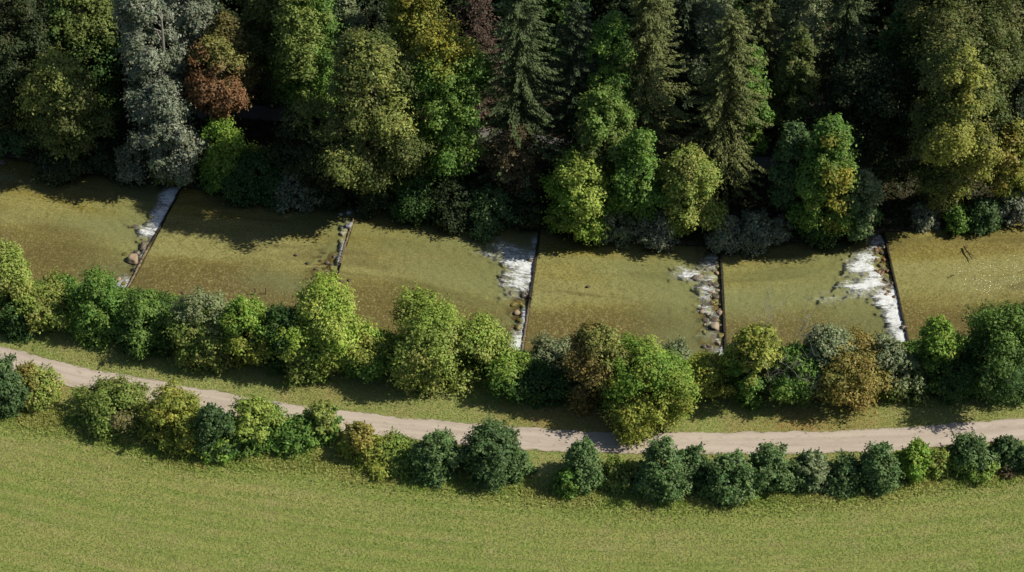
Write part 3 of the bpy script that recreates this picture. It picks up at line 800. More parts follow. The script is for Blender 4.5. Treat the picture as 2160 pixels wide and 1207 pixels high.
    if bush:
        for s in range(5):
            an = s * 1.256 + rng.uniform(-.4, .4); top = cen[rng.randint(ncl)]
            st = np.array([math.cos(an), math.sin(an), 0]) * R * .12; st[2] = -.25
            p = bez(st, top, .1 * H, 6); T.add(p, np.linspace(.07 + .006 * H, .02, 6), 5)
        for s in range(8):
            top = cen[rng.randint(ncl)]; p = bez(np.array([0, 0, z0 * .5 + rng.uniform(.1, .3) * H]), top, .02 * H, 5); T.add(p, np.linspace(.05, .015, 5), 4)
    else:
        tr = .018 * H + .05; n = 9; zz = np.linspace(-.4, H * .86, n)
        wob = np.cumsum(rng.normal(0, .012 * H, (n, 2)), 0); wob[0] = 0; wob[1] *= .3
        tp = np.column_stack([wob[:, 0] + lx * np.clip(zz / H, 0, 1), wob[:, 1] + ly * np.clip(zz / H, 0, 1), zz])
        rad_ = tr * (1 - zz.clip(0) / (H * .9)) ** .8 + .025; rad_[0] *= 1.35
        T.add(tp, rad_, 8)
        order = rng.permutation(ncl)[:22]
        for o in order:
            tgt = cen[o]; hz = np.clip(tgt[2] - rng.uniform(.15, .4) * max(1.5, math.hypot(tgt[0], tgt[1])) - .5, .18 * H, .8 * H)
            j = np.array([np.interp(hz, zz, tp[:, 0]), np.interp(hz, zz, tp[:, 1]), hz])
            p = bez(j, tgt, .06 * R, 6); p[1:-1] += rng.normal(0, .04 * R, (4, 3))
            T.add(p, np.linspace(tr * .36 * (1 - hz / H * .6), .018, 6), 5)
    return L, T

def spruce(H, R, pal, rng, bare=0.0, tbase=.10, droop=.35, dens=1.0):
    c1, c2, p2 = PAL[pal]; c1 = np.array(c1); c2 = np.array(c2)
    T = Tubes(); n = 10; zz = np.linspace(-.4, H, n); wob = np.cumsum(rng.normal(0, .05, (n, 2)), 0)
    tp = np.column_stack([wob, zz]); T.add(tp, .014 * H * (1 - zz.clip(0) / H * .97) + .015, 7)
    L = Leaves(); z = H * tbase; P = []; A = []; N = []; C = []; S = []
    while z < H * .985:
        t = (z - H * tbase) / (H * (1 - tbase)); k = rng.randint(4, 7); ph = rng.uniform(0, 6)
        Rl = 1.45 * R * ((1 - t) ** .52) * (.55 + .45 * min(1, t * 6 + .35)) + .12
        for b in range(k):
            an = ph + b * 2 * PI / k + rng.uniform(-.35, .35); ln = Rl * rng.uniform(.4, 1.2)
            if rng.uniform() < .10: ln *= 1.3
            m = max(5, int(ln / .11 * dens)); s = np.sort(rng.uniform(.08, 1, m)); d = np.array([math.cos(an), math.sin(an), 0])
            dr = droop * rng.uniform(.6, 1.4) * (1.15 - t)
            cz = z + ln * (.10 * s - dr * s * s * 1.6 + dr * .9 * s ** 4)
            x0, y0 = np.interp(z, zz, tp[:, 0]), np.interp(z, zz, tp[:, 1])
            cp = np.column_stack([x0 + d[0] * ln * s, y0 + d[1] * ln * s, cz])
            if b % 2 == 0 and ln > .8: T.add(cp[:: max(1, m // 5)], np.linspace(.045, .012, len(cp[:: max(1, m // 5)])), 4)
            sd = np.array([-d[1], d[0], 0]); sg = np.where(rng.uniform(size=m) < .5, 1, -1)[:, None]
            for rep in range(2):
                wsp = (.16 + .42 * (1 - s) ** .5 * min(1, ln / 2.2))[:, None] * rng.uniform(.2, 1.0, (m, 1))
                off = sd * sg * wsp * (1 if rep == 0 else -1) + d * rng.uniform(0, .18, (m, 1)) - ZUP * (wsp * rng.uniform(.05, .75, (m, 1)))
                ax = unit(sd * sg * (1 if rep == 0 else -1) * .55 + d * .75 - ZUP * rng.uniform(.0, .8, (m, 1)))
                nn = unit(ZUP * .8 + rng.normal(size=(m, 3)) * .45 + d * .25)
                P.append(cp + off); A.append(ax); N.append(nn); S.append(rng.uniform(.28, .55, m))
                sh = rng.uniform(size=(m, 1)) * (p2 + .25); base = c1 * (1 - sh) + c2 * sh
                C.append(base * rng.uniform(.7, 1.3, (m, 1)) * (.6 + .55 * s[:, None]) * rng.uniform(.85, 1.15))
        z += rng.uniform(.26, .48) * (1.0 if t < .7 else .75)
    P = np.concatenate(P); S = np.concatenate(S)
    kp = rng.uniform(size=len(P)) > bare
    # leading shoot
    L.add(P[kp], np.concatenate(A)[kp], np.concatenate(N)[kp], S[kp], S[kp] * .42, np.concatenate(C)[kp])
    return L, T

def bare_tree(H, rng, spread=.35, n=7, levels=2, r0=.10):
    T = Tubes(); B = Tubes()
    for i in range(n):
        an = rng.uniform(0, 6.28); ln = H * rng.uniform(.65, 1.0); e = np.array([math.cos(an) * spread * ln, math.sin(an) * spread * ln, ln])
        p = bez(np.array([0, 0, -.3]), e, 0, 7) + np.vstack([np.zeros(3), np.cumsum(rng.normal(0, .02 * H, (6, 3)), 0)])
        (T if i < 2 else B).add(p, np.linspace(r0 * (1 if i < 2 else .6), .02, 7), 6)
        for j in range(9 if levels > 1 else 4):
            q = p[rng.randint(2, 7)]; d = unit(unit(e) + rng.normal(size=3) * .55); l2 = ln * rng.uniform(.12, .32)
            pp = bez(q, q + d * l2, .02, 5) + np.vstack([np.zeros(3), rng.normal(0, .03 * l2, (4, 3))]); B.add(pp, np.linspace(r0 * .3, .012, 5), 4)
            for h in range(3):
                q2 = pp[rng.randint(1, 5)]; d2 = unit(d + rng.normal(size=3) * .6); B.add(bez(q2, q2 + d2 * l2 * .5, 0, 3), [.018, .013, .008], 3)
    return T, B

def fit(cx, by, top, wpx, mode, z0f):
    """place and size a plant from where its crown stands in the photograph"""
    g = 0.0
    for _ in range(4):
        p = at(cx, by, g); g = gz(p[0], p[1])
    s = scale_at(p); R = wpx / 2 / s
    E = (by - top) / s
    if mode == 'b':      # by is the lower rim of the foliage
        zl = .1; yb = by - R * SP * .93 * s
        base = at(cx, yb, 0.0)
        for _ in range(5):
            g = gz(base[0], base[1]); base = at(cx, yb, g)
        base[2] = g; H = max(((yb - top) / s - .10 * R) / CP, .55 * R)
        bx = cx
        for _ in range(3):
            base = at(bx, yb, g); bx += cx - project(base + np.array([0, 0, H * .45]))[0]
        base[2] = gz(base[0], base[1])
        return base, H, zl, R
    lo, hi = 2.0, 60.0
    for _ in range(40):
        H = (lo + hi) / 2; z0 = z0f * H; a = (H - z0) / 2
        top_e = (z0 + a) * CP + math.sqrt((a * CP) ** 2 + (R * SP * .8) ** 2) if mode == 't' else H * CP
        if top_e > E: hi = H
        else: lo = H
    bx = cx
    for _ in range(4):
        base = at(bx, by, g); g = gz(base[0], base[1])
        mx, _y = project(base + np.array([0, 0, g * 0 + H * .6])); bx += (cx - mx)
    base = at(bx, by, g); base[2] = g
    return base, H, z0f * H, R

N_LEAF = [0]
def plant(name, mode, cx, by, top, wpx, kind, pal, label, cat, group, seed, **kw):
    z0f = kw.pop('z0f', .12)
    base, H, z0, R = fit(cx, by, top, wpx, mode, z0f)
    rng = RS(seed)
    root = empty(name, base); tag(root, label, cat, group)
    if kind == 'spruce':
        L, T = spruce(H, R, pal, rng, **kw); L.build('crown', NEEDLE, root); T.build('trunk', BARK, root)
    elif kind == 'bare':
        T, B = bare_tree(H, rng, **kw); T.build('trunk', BARK, root); B.build('branch', BARK_PALE, root); return
    else:
        mat = LEAF_SILVER if pal in ('silver', 'willow') else LEAF
        bark = BARK_PALE if pal == 'silver' else BARK
        L, T = broadleaf(name, base, H, z0, R, pal, rng, bush=(kind == 'bush'), **kw)
        L.build('foliage' if kind == 'bush' else 'crown', mat, root); T.build('stem' if kind == 'bush' else 'trunk', bark, root)
    N_LEAF[0] += sum(len(c) for c in L.C)

# --- the hedge between path and meadow:  centre x, lower rim, top, width, palette, label, extras
HEDGE = 'bushes of the hedge between path and meadow'
rows = [
 (8, 886, 752, 95, 'bluedark', 'dark blue green bush cut off by the left edge of the photo, below the path', {}),
 (66, 872, 772, 98, 'oliveyel', 'bush tinged yellow orange beside the dark one at the left edge', {'accent': ('orange', (-.6, -.3, .6), .35)}),
 (240, 932, 815, 150, 'olive', 'broad bush with reddish brown tinge, first of the long hedge stretch at left', {'accent': ('brown', (.2, -.8, .3), .75)}),
 (372, 968, 825, 138, 'yelgreen', 'tall yellow green bush with loose feathery tip, second in the left hedge stretch', {'spiky': 1.2}),
 (452, 978, 848, 84, 'bluedark', 'slim dark blue green bush between the yellow green and the lime topped bush', {}),
 (458, 982, 918, 62, 'bright', 'low bright green bush at the foot of the slim dark one, on the meadow edge', {}),
 (537, 962, 843, 124, 'green', 'bush with lime yellow top reaching over the path edge in the left hedge stretch', {'accent': ('lime', (.1, -.4, .8), .25)}),
 (613, 968, 880, 104, 'green', 'low mid green bush between the lime topped and the pointed yellow bush', {}),
 (676, 940, 850, 72, 'green', 'narrow bush with pointed pale yellow tip at the right end of the left hedge', {'accent': ('oliveyel', (.1, -.3, .9), .1), 'spiky': 1.0}),
 (762, 985, 892, 84, 'yelgreen', 'round bush with golden orange top standing after the gap in the hedge', {'accent': ('orange', (0, -.2, 1), .3)}),
 (815, 1006, 928, 112, 'yelgreen', 'low yellow green bush with dark hollow middle beside the golden topped one', {'accent': ('green', (.8, -.1, .3), .1)}),
 (924, 1027, 908, 98, 'blue', 'blue green bush standing alone between the low yellow green one and the tallest', {}),
 (1036, 1032, 892, 118, 'bluedark', 'tallest dark blue green bush of the hedge with a pointed top', {'spiky': 1.0}),
 (1086, 1022, 945, 70, 'blue', 'smaller grey green bush pressed against the right side of the tallest one', {}),
 (1226, 1040, 924, 80, 'blue', 'blue green bush standing to the right of the wide shaded gap in the hedge', {}),
 (1204, 1052, 980, 58, 'green', 'low light green bush at the front foot of the bush beside the wide gap', {}),
 (1298, 1034, 968, 76, 'olive', 'small low olive bush in the hollow between two tall blue green ones', {}),
 (1398, 1060, 922, 98, 'blue', 'tall blue green bush overlapped by the crown of the big light green maple', {'spiky': .6}),
 (1462, 1036, 938, 72, 'bluedark', 'dark shaded bush to the right of the bush under the big maple', {}),
 (1434, 972, 953, 15, 'lime', 'tiny bright yellow sapling on the far side of the hedge by the path', {}),
 (1536, 1068, 954, 98, 'blue', 'rounded blue green bush that stands lowest on the meadow edge', {}),
 (1622, 1048, 934, 98, 'blue', 'wide bush whose tip touches the lower edge of the path, right of the lowest one', {}),
 (1709, 1042, 955, 80, 'bluedark', 'greyish compact bush with open grass behind it', {'accent': ('greygreen', (.4, -.5, .5), .3)}),
 (1786, 1046, 966, 86, 'bluedark', 'low very dark bush left of the tall oval one', {}),
 (1856, 1046, 934, 82, 'blue', 'tall oval blue green bush with dense even leaves in the right hedge stretch', {}),
 (1930, 1020, 928, 68, 'bright', 'light green bush between the tall oval one and the small yellowish one', {}),
 (1976, 1008, 945, 52, 'oliveyel', 'small yellowish bush with tan leaves in the right hedge stretch', {}),
 (2052, 1018, 918, 94, 'blue', 'blue green bush with a bright green foot, near the right edge', {'accent': ('bright', (0, -.5, -.8), .45)}),
 (2124, 995, 922, 66, 'bluedark', 'dark bush second from the right edge of the hedge', {}),
 (2160, 1004, 940, 52, 'bluedark', 'dark bush cut off by the right edge of the photo, below the path', {}),
 (2118, 1012, 975, 52, 'brown', 'low greyish brown twiggy bush in front of the dark pair at the right edge', {'hole': .35, 'lai': 1.2}),
]
for i, (cx, by, top, wpx, pal, lb, kw) in enumerate(rows):
    plant('bush', 'b', cx, by, top + 3, wpx * (1.2 if wpx > 20 else 1), 'bush', pal, lb, 'bush', HEDGE, 1000 + i, **kw)

# --- trees and bushes on the near river bank
BANK = 'trees and bushes on the near river bank'
rows = [
 ('B', 14, 705, 508, 112, 'oliveyel', 'yellow green tree at the left edge standing highest against the river', {}),
 ('B', 98, 712, 596, 120, 'oliveyel', 'rounded yellow olive bush right of the tree at the left edge', {}),
 ('B', 26, 722, 618, 96, 'dark', 'dark bush low at the left edge above the path', {}),
 ('B', 128, 672, 574, 88, 'green', 'dark green bush peeping out behind the rounded yellow olive one', {}),
 ('B', 208, 735, 572, 134, 'green', 'tall hornbeam like bush with layered dark green sprays, left of the darkest', {}),
 ('B', 302, 762, 613, 140, 'dark', 'wide dark green bush with shiny leaves touching the near end of the leftmost sill', {'accent': ('green', (.5, -.3, .5), .2)}),
 ('B', 428, 785, 608, 140, 'olive', 'dull olive bush with a pale grassy top, right of the dark shiny one', {'accent': ('greygreen', (.1, .3, .9), .35)}),
 ('B', 515, 795, 626, 116, 'bright', 'bright mid green tree with yellowing lower branches beside the olive bush', {'accent': ('yelgreen', (0, -.8, -.4), .35)}),
 ('B', 592, 800, 640, 112, 'dark', 'dark green bush in the gap left of the lime green tree', {}),
 ('B', 690, 806, 588, 178, 'lime', 'vivid lime green tree rising above the row, sunlit', {'skew': .9}),
 ('B', 640, 815, 706, 120, 'olive', 'shaded olive bush under the left side of the lime green tree', {}),
 ('B', 768, 815, 690, 118, 'green', 'mid green bush between the lime green tree and the big round olive tree', {'accent': ('yelgreen', (-.2, 0, .9), .4)}),
 ('B', 928, 862, 640, 226, 'oliveyel', 'biggest round tree of the row with even yellow olive crown', {'accent': ('bright', (.25, .4, .8), .6)}),
 ('B', 1080, 858, 742, 124, 'green', 'shaded green bush right of the big round tree', {'accent': ('bright', (.2, .2, .9), .45)}),
 ('B', 1168, 812, 714, 104, 'greygreen', 'grey green willow bush at the near end of the central sill', {}),
 ('B', 1140, 868, 768, 110, 'dark', 'dark bush deep in the shade left of the brown tree', {}),
 ('B', 1262, 880, 676, 136, 'brownolive', 'brownish tree turning autumn colour, left behind the big maple', {'accent': ('olive', (.6, 0, .5), .3)}),
 ('B', 1416, 838, 722, 100, 'greygreen', 'grey green bush behind the top of the big maple', {}),
 ('B', 1365, 940, 724, 214, 'bright', 'big light green maple with yellowing leaves overhanging the path', {'accent': ('yelgreen', (.1, -.8, -.1), .35), 'skew': .8}),
 ('B', 1486, 862, 738, 96, 'yelgreen', 'yellow green bush filling the gap right of the big maple', {}),
 ('B', 1588, 872, 676, 116, 'green', 'slender mixed tree with yellow leaves and thin top, left of the bare tree', {'accent': ('yelgreen', (.0, .0, .9), .1), 'spiky': 1.2, 'hole': .15}),
 ('B', 1680, 872, 724, 116, 'green', 'green bush below the bare tree', {}),
 ('B', 1738, 862, 680, 122, 'greygreen', 'grey green tree with a pale feathery tip behind the orange one', {'spiky': 1.2}),
 ('B', 1790, 890, 708, 182, 'orange', 'golden orange autumn tree, the only one of its colour in the near row', {'accent': ('olive', (-.8, .1, .1), .45)}),
 ('B', 1862, 850, 700, 104, 'greygreen', 'sparse pale tree at the near end of the rightmost sill', {'hole': .25, 'lai': 1.5}),
 ('B', 1908, 860, 738, 116, 'olive', 'thin greyish olive bush with open twigs, right of the orange tree', {'hole': .2, 'lai': 1.6, 'accent': ('greygreen', (.2, -.4, .4), .2)}),
 ('B', 1972, 840, 660, 94, 'bright', 'bright green tree top standing clear against the water near the right edge', {'accent': ('dark', (-.2, -.4, -.8), .1)}),
 ('B', 2024, 864, 742, 116, 'dark', 'dark bush in shade left of the large tree at the right edge', {}),
 ('B', 2118, 878, 638, 184, 'dark', 'large dark green tree at the right edge of the near bank', {'accent': ('green', (.1, .2, .9), .2)}),
]
for i, (k, cx, by, top, wpx, pal, lb, kw) in enumerate(rows):
    tr = 'tree' in lb.split(',')[0] or 'maple' in lb
    plant('broadleaf_tree' if tr else 'bush', 't' if k == 'T' else 'b', cx, by, top + 10, wpx * (1.06 if tr else 1.16), 'tree' if tr else 'bush', pal, lb, 'tree' if tr else 'bush', BANK, 2000 + i, **kw)
plant('dead_tree', 's', 1646, 842, 668, 70, 'bare', None, 'bare leafless tree with thin grey branches sticking up against the water', 'tree', None, 2100, spread=.22, n=7, r0=.13)

# --- low growth at the wooded river edge
EDGE = 'bushes at the edge of the wood along the water'
rows = [
 (62, 338, 262, 120, 'bluedark', 'blue dark bush at the water in the deepest shade on the left'),
 (150, 388, 300, 140, 'deep', 'dark olive bush leaning over the shaded water, left of the silver poplar'),
 (222, 372, 300, 90, 'deep', 'dark bush in shade directly left of the silver poplar'),
 (278, 388, 312, 72, 'willow', 'silvery drooping bush at the foot of the silver poplar'),
 (366, 402, 338, 92, 'olive', 'sunlit yellow green bush at the wooded end of the leftmost sill'),
 (470, 405, 268, 98, 'bright', 'bright green ivy clad bush right of the silver poplar foot'),
 (452, 422, 372, 52, 'green', 'low green bush overhanging the water just right of the leftmost sill'),
 (545, 440, 335, 130, 'dark', 'broad dark bush between the leftmost sill and the leaning silver willow'),
 (632, 474, 386, 92, 'willow', 'leaning silver blue willow hanging over the shaded water'),
 (700, 444, 366, 96, 'deep', 'dark bush at the wooded end of the short sill'),
 (792, 472, 380, 96, 'deep', 'dark bush on the water right of the short sill'),
 (872, 478, 372, 112, 'dark', 'dark bush second to the right of the short sill, in full shade'),
 (958, 490, 390, 110, 'deep', 'dark bush in full shade midway between the short and the central sill'),
 (1036, 508, 412, 112, 'bluedark', 'blue dark rounded bush left of the central sill'),
 (1110, 488, 400, 80, 'deep', 'dark bush behind the wooded end of the central sill'),
 (1300, 520, 440, 90, 'greygreen', 'grey green bush at the water under the bright green tree'),
 (1386, 530, 448, 108, 'willow', 'pale willow bush whose sprays nearly touch the water, left of the fourth sill'),
 (1530, 538, 468, 66, 'willow', 'grey willow bush over the wooded end of the fourth sill'),
 (1588, 536, 462, 84, 'willow', 'tallest rounded grey willow bush right of the fourth sill'),
 (1640, 534, 482, 52, 'willow', 'smallest grey willow bush in the group right of the fourth sill'),
 (1726, 540, 440, 88, 'dark', 'dark green bush on the water under the yellow flecked tree'),
 (1946, 512, 466, 58, 'willow', 'round grey bush right of the rightmost sill'),
 (2016, 504, 452, 62, 'green', 'small green bush in the shade between two grey ones near the right edge'),
 (2074, 496, 430, 70, 'bluedark', 'dark bush in shade left of the silvery bush at the right edge'),
 (2136, 508, 434, 84, 'silver', 'silvery white leaved bush at the right edge by the water'),
]
for i, (cx, by, top, wpx, pal, lb) in enumerate(rows):
    plant('bush', 'b', cx, by, top - 8, wpx * 1.18, 'bush', pal, lb, 'bush', EDGE, 3000 + i, lai=2.0)

# --- the wood
WOOD = 'trees of the wood beyond the river'
rows = [
 # silver poplars and their neighbours
 ('t', 20, 290, -20, 150, 'deep', 'dark olive tree in the top left corner of the wood', {}),
 ('t', 135, 345, 128, 158, 'olive', 'loose olive tree with a pale yellowish top, left of the silver poplars', {'hole': .2, 'accent': ('oliveyel', (-.6, -.1, .8), .45)}),
 ('t', 180, 250, -30, 150, 'dark', 'dark green tree behind the loose olive one at the left', {'accent': ('olive', (.3, -.2, .9), .3)}),
 ('t', 346, 392, 180, 136, 'silver', 'lower silver white poplar reaching down to the water', {'hole': .4, 'z0f': .1, 'skew': 1.0, 'accent': ('greygreen', (0, 0, -1), .75)}),
 ('t', 312, 330, -15, 142, 'silver', 'tallest silver white poplar, upper one of the pair at the left', {'hole': .35, 'z0f': .3, 'skew': .9}),
 ('t', 405, 250, -60, 110, 'silver', 'thin silvery tree at the top edge behind the russet tree', {'hole': .4, 'z0f': .3}),
 ('t', 456, 328, 100, 112, 'russet', 'russet brown autumn tree right of the silver poplars', {'z0f': .38, 'hole': .22, 'accent': ('olive', (.35, .3, .5), .35)}),
 ('t', 486, 285, 52, 100, 'brownolive', 'olive brown tree just behind the russet one', {'z0f': .25}),
 ('t', 560, 225, -45, 130, 'olive', 'olive tree at the top edge above the dark hollow', {}),
 ('t', 648, 280, -30, 140, 'green', 'mid green tree at the top edge with a grey bare limb', {'accent': ('olive', (-.3, -.4, .3), .2)}),
 ('t', 738, 215, 18, 84, 'greygreen', 'small grey green tree with a round top near the top edge', {}),
 ('t', 655, 420, 225, 140, 'deep', 'dark shadowed tree left of the big grey olive one', {'accent': ('olive', (.3, 0, .9), .6)}),
 ('t', 785, 450, 105, 200, 'olive', 'big grey olive tree with heaped cauliflower crown standing on the bank', {'z0f': .15, 'accent': ('oliveyel', (.1, -.5, .3), .5)}),
 ('t', 935, 410, 78, 165, 'green', 'dark green tree with a yellow turning crown top, right of the big grey olive one', {'accent': ('yellow', (.0, .0, 1), .62)}),
 ('t', 880, 250, -35, 140, 'yelgreen', 'yellow tinged tree at the top edge behind the dark one', {'accent': ('yellow', (-.2, -.5, .4), .6)}),
 ('t', 1086, 440, 275, 92, 'brown', 'thin brown withered tree below the tallest spruce', {'hole': .3, 'lai': 1.5}),
 ('t', 1290, 385, 60, 108, 'green', 'fresh green slim tree between two spruces in the middle of the wood', {'hole': .3, 'z0f': .3}),
 ('t', 1268, 455, 205, 120, 'olive', 'olive green tree with drooping sprays below the fresh green slim one', {'hole': .2, 'accent': ('green', (.1, 0, 1), .3)}),
 ('t', 1228, 505, 330, 138, 'bright', 'bright sunlit green tree on the bank right of the central sill', {'z0f': .05, 'accent': ('lime', (.1, -.4, .7), .35)}),
 ('t', 1345, 500, 290, 92, 'green', 'mid green tree on the bank right of the bright sunlit one', {}),
 ('t', 1452, 505, 320, 124, 'oliveyel', 'yellow olive tree on the bank left of the fourth sill', {'z0f': .05}),
 ('t', 1495, 240, 5, 118, 'greygreen', 'rounded pale grey green tree near the top edge', {}),
 ('t', 1580, 385, 120, 76, 'green', 'dull green tree pressed against the right side of the big larch', {}),
 ('t', 1680, 330, 85, 92, 'olive', 'olive tree with broken crown above the bare grey shrub', {'hole': .2}),
 ('t', 1690, 225, -40, 110, 'greygreen', 'pale grey green tree at the top edge behind the broken crowned one', {}),
 ('t', 1835, 400, 150, 190, 'deep', 'huge dark tree in shadow in the middle of the right wood', {}),
 ('t', 1745, 520, 265, 122, 'green', 'sunlit round tree flecked with yellow on the bank left of the rightmost sill', {'z0f': .06, 'accent': ('yellow', (.35, -.6, .05), .62)}),
 ('t', 1818, 515, 368, 78, 'blue', 'light blue green tree touching the right side of the yellow flecked one', {'z0f': .06, 'accent': ('greygreen', (.3, -.3, .5), .2)}),
 ('t', 1672, 478, 272, 84, 'bluedark', 'small grey green tree left behind the yellow flecked one', {}),
 ('t', 2010, 480, 118, 160, 'olive', 'tall olive tree with ragged columns of leaves on the bank near the right edge', {'hole': .12, 'z0f': .1, 'accent': ('yelgreen', (.1, -.6, .1), .4)}),
 ('t', 2035, 330, -50, 250, 'olive', 'widest spreading olive tree in the top right corner', {'z0f': .3}),
 ('t', 2136, 455, 272, 92, 'yelgreen', 'yellow tinged tree cut by the right edge, above the silvery bush', {'accent': ('orange', (-.3, -.3, .2), .5)}),
 ('t', 1910, 290, 30, 130, 'dark', 'dark green tree behind the widest olive one', {}),
]
for i, (m, cx, by, top, wpx, pal, lb, kw) in enumerate(rows):
    silver = pal == 'silver' and 'poplar' in lb
    if by >= 385: by -= 16
    pal = {'olive': 'woodolive', 'brownolive': 'woodbrown'}.get(pal, pal); kw.setdefault('lai', 2.3); kw.setdefault('leaf', .33)
    plant('poplar_tree' if silver else 'broadleaf_tree', m, cx, by, top, wpx * (1 if silver else 1.1), 'tree', pal, lb, 'tree', WOOD, 4000 + i, **kw)
BACK = [(60, 130, 'deep'), (330, 120, 'dark'), (520, 110, 'deep'), (690, 120, 'dark'), (960, 130, 'deep'), (1160, 140, 'dark'), (1290, 120, 'deep'), (1540, 120, 'dark'), (1860, 150, 'deep'), (1690, 110, 'dark'), (2110, 130, 'deep'), (1060, 90, 'dark'), (430, 140, 'deep'), (830, 100, 'deep'), (1400, 140, 'deep'), (1960, 110, 'dark')]
for i, (cx, by, pal) in enumerate(BACK):
    plant('broadleaf_tree', 't', cx, by, by - 250, 165, 'tree', pal, 'dark tree of the shadowed back row, filling the gaps along the top edge', 'tree', 'shadowed trees at the back of the wood', 4500 + i, lai=2.0, leaf=.45, z0f=.15)
CON = 'spruces and larches of the wood beyond the river'
rows = [
 (1096, 385, -25, 152, 'spruce', 'tallest sunlit spruce in the middle of the wood, above the thin brown tree', {}),
 (1216, 370, 36, 112, 'sprucedark', 'slender dark spruce right of the tallest one', {}),
 (1372, 365, -50, 140, 'larch', 'olive tinged larch at the top edge between two fresh green crowns', {'droop': .5}),
 (1534, 395, 55, 148, 'larch', 'big drooping larch like spruce above the fourth sill', {'droop': .55}),
 (1604, 262, -60, 84, 'larch', 'narrow spruce tip at the top edge right of the rounded pale tree', {}),
 (1786, 262, -70, 122, 'spruce', 'spruce at the top edge above the huge dark tree', {}),
 (2158, 330, 10, 90, 'sprucedark', 'dark spruce cut by the right edge of the photo', {}),
 (1440, 250, -60, 96, 'sprucedark', 'dark spruce at the top edge left of the rounded pale tree', {}),
 (250, 215, -70, 110, 'sprucedark', 'dark spruce at the top edge left of the tallest poplar', {}),
 (790, 190, -90, 100, 'sprucedark', 'dark spruce at the top edge left of the yellow tinged tree', {}),
]
for i, (cx, by, top, wpx, pal, lb, kw) in enumerate(rows):
    plant('conifer_tree', 's', cx, by, top, wpx, 'spruce', pal, lb, 'tree', CON, 5000 + i, **kw)
plant('dead_conifer', 's', 1006, 260, -70, 104, 'spruce', 'redgrey', 'dead reddish brown spruce at the top edge left of the tallest spruce', 'tree', None, 5100, bare=.62)
plant('dead_shrub', 's', 1706, 300, 196, 60, 'bare', None, 'bare pale grey dead shrub in the dark right part of the wood', 'shrub', None, 5101, spread=.35, n=9, r0=.09)

# ------------------------------------------------------------------ undergrowth and grass (uncountable)
def scatter(name, label, n, region, pal, seed, size, hmax, mat=LEAF, upright=False):
    rng = RS(seed); x, y, wt = region(rng, n); n = len(x)
    z = ground_z(x, y); c1, c2, p2 = PAL[pal]
    hm = hmax * (.3 + .9 * fbm(x * .5, y * .5, seed + 1)) * wt
    pos = np.column_stack([x, y, z + rng.uniform(.02, 1, n) ** 1.3 * hm])
    if upright:
        ax = unit(rng.normal(size=(n, 3)) * 1.3 + ZUP * .8 + [.3, -.4, 0]); nr = unit(rng.normal(size=(n, 3)) * .6 + ZUP); ln = size * rng.uniform(.6, 1.3, n); wd = ln * .22; pos[:, 2] = z + ln * .4
    else:
        nr = unit(rng.normal(size=(n, 3)) * .6 + ZUP * .8); ax = unit(np.cross(nr, rot_rand(rng, n))); ln = size * rng.uniform(.6, 1.4, n); wd = ln * .65
    sh = sstep(.35, .65, fbm(x * .3, y * .3, seed + 2))[:, None]
    col = (np.array(c1) * (1 - sh) + np.array(c2) * sh) * rng.uniform(.6, 1.35, (n, 1))
    L = Leaves(); L.add(pos, ax, nr, ln, wd, col)
    tag(L.build(name, mat), label, 'undergrowth' if not upright else 'grass', kind='stuff')

def reg_wood(rng, n):
    x = rng.uniform(-85, 85, n); y = yfar(x) + .3 + rng.uniform(0, 1, n) ** 1.4 * 55
    _, d = along(np.stack([x, y], 1), TRACKC[::4]); k = (np.abs(d) > 2.1)
    return x[k], y[k], np.ones(k.sum())
scatter('undergrowth', 'dark undergrowth covering the floor of the wood', 90000, reg_wood, 'deep', 71, .42, 1.3)
def reg_bank(rng, n):
    x = rng.uniform(-85, 85, n); y = ynear(x) - .4 - rng.uniform(0, 1, n) * 5.5
    return x, y, np.full(n, 1.0)
scatter('undergrowth', 'green undergrowth between the trees on the near bank', 60000, reg_bank, 'green', 72, .34, 1.3)
def reg_hedge(rng, n):
    i = rng.randint(0, len(EDGEC) - 1, n * 2); t = rng.uniform(0, 1, n * 2)[:, None]; p = EDGEC[i] * (1 - t) + EDGEC[i + 1] * t
    p = p + np.column_stack([np.zeros(n * 2), rng.normal(1.8, 1.5, n * 2)])
    k = (np.abs(p[:, 0]) < 85); p = p[k][:n]; _, d = along(p, PATHC[::3]); k = np.abs(d) > 2.6; p = p[k]
    return p[:, 0], p[:, 1], np.full(len(p), 1.0)
scatter('tall_grass', 'tall yellow green grass and weeds along the foot of the hedge', 60000, reg_hedge, 'oliveyel', 73, .45, .7, upright=True)
def reg_verge(rng, n):
    i = rng.randint(0, len(PATHC) - 1, n); t = rng.uniform(0, 1, n)[:, None]; p = PATHC[i] * (1 - t) + PATHC[i + 1] * t
    p = p + np.column_stack([np.zeros(n), np.where(rng.uniform(size=n) < .75, rng.uniform(2.1, 9, n), -rng.uniform(2.1, 4.5, n))])
    k = np.abs(p[:, 0]) < 85; p = p[k]; return p[:, 0], p[:, 1], np.full(len(p), 1.0)
scatter('verge_grass', 'short tufted grass of the verges beside the gravel path', 70000, reg_verge, 'meadow', 74, .24, .2, upright=True)

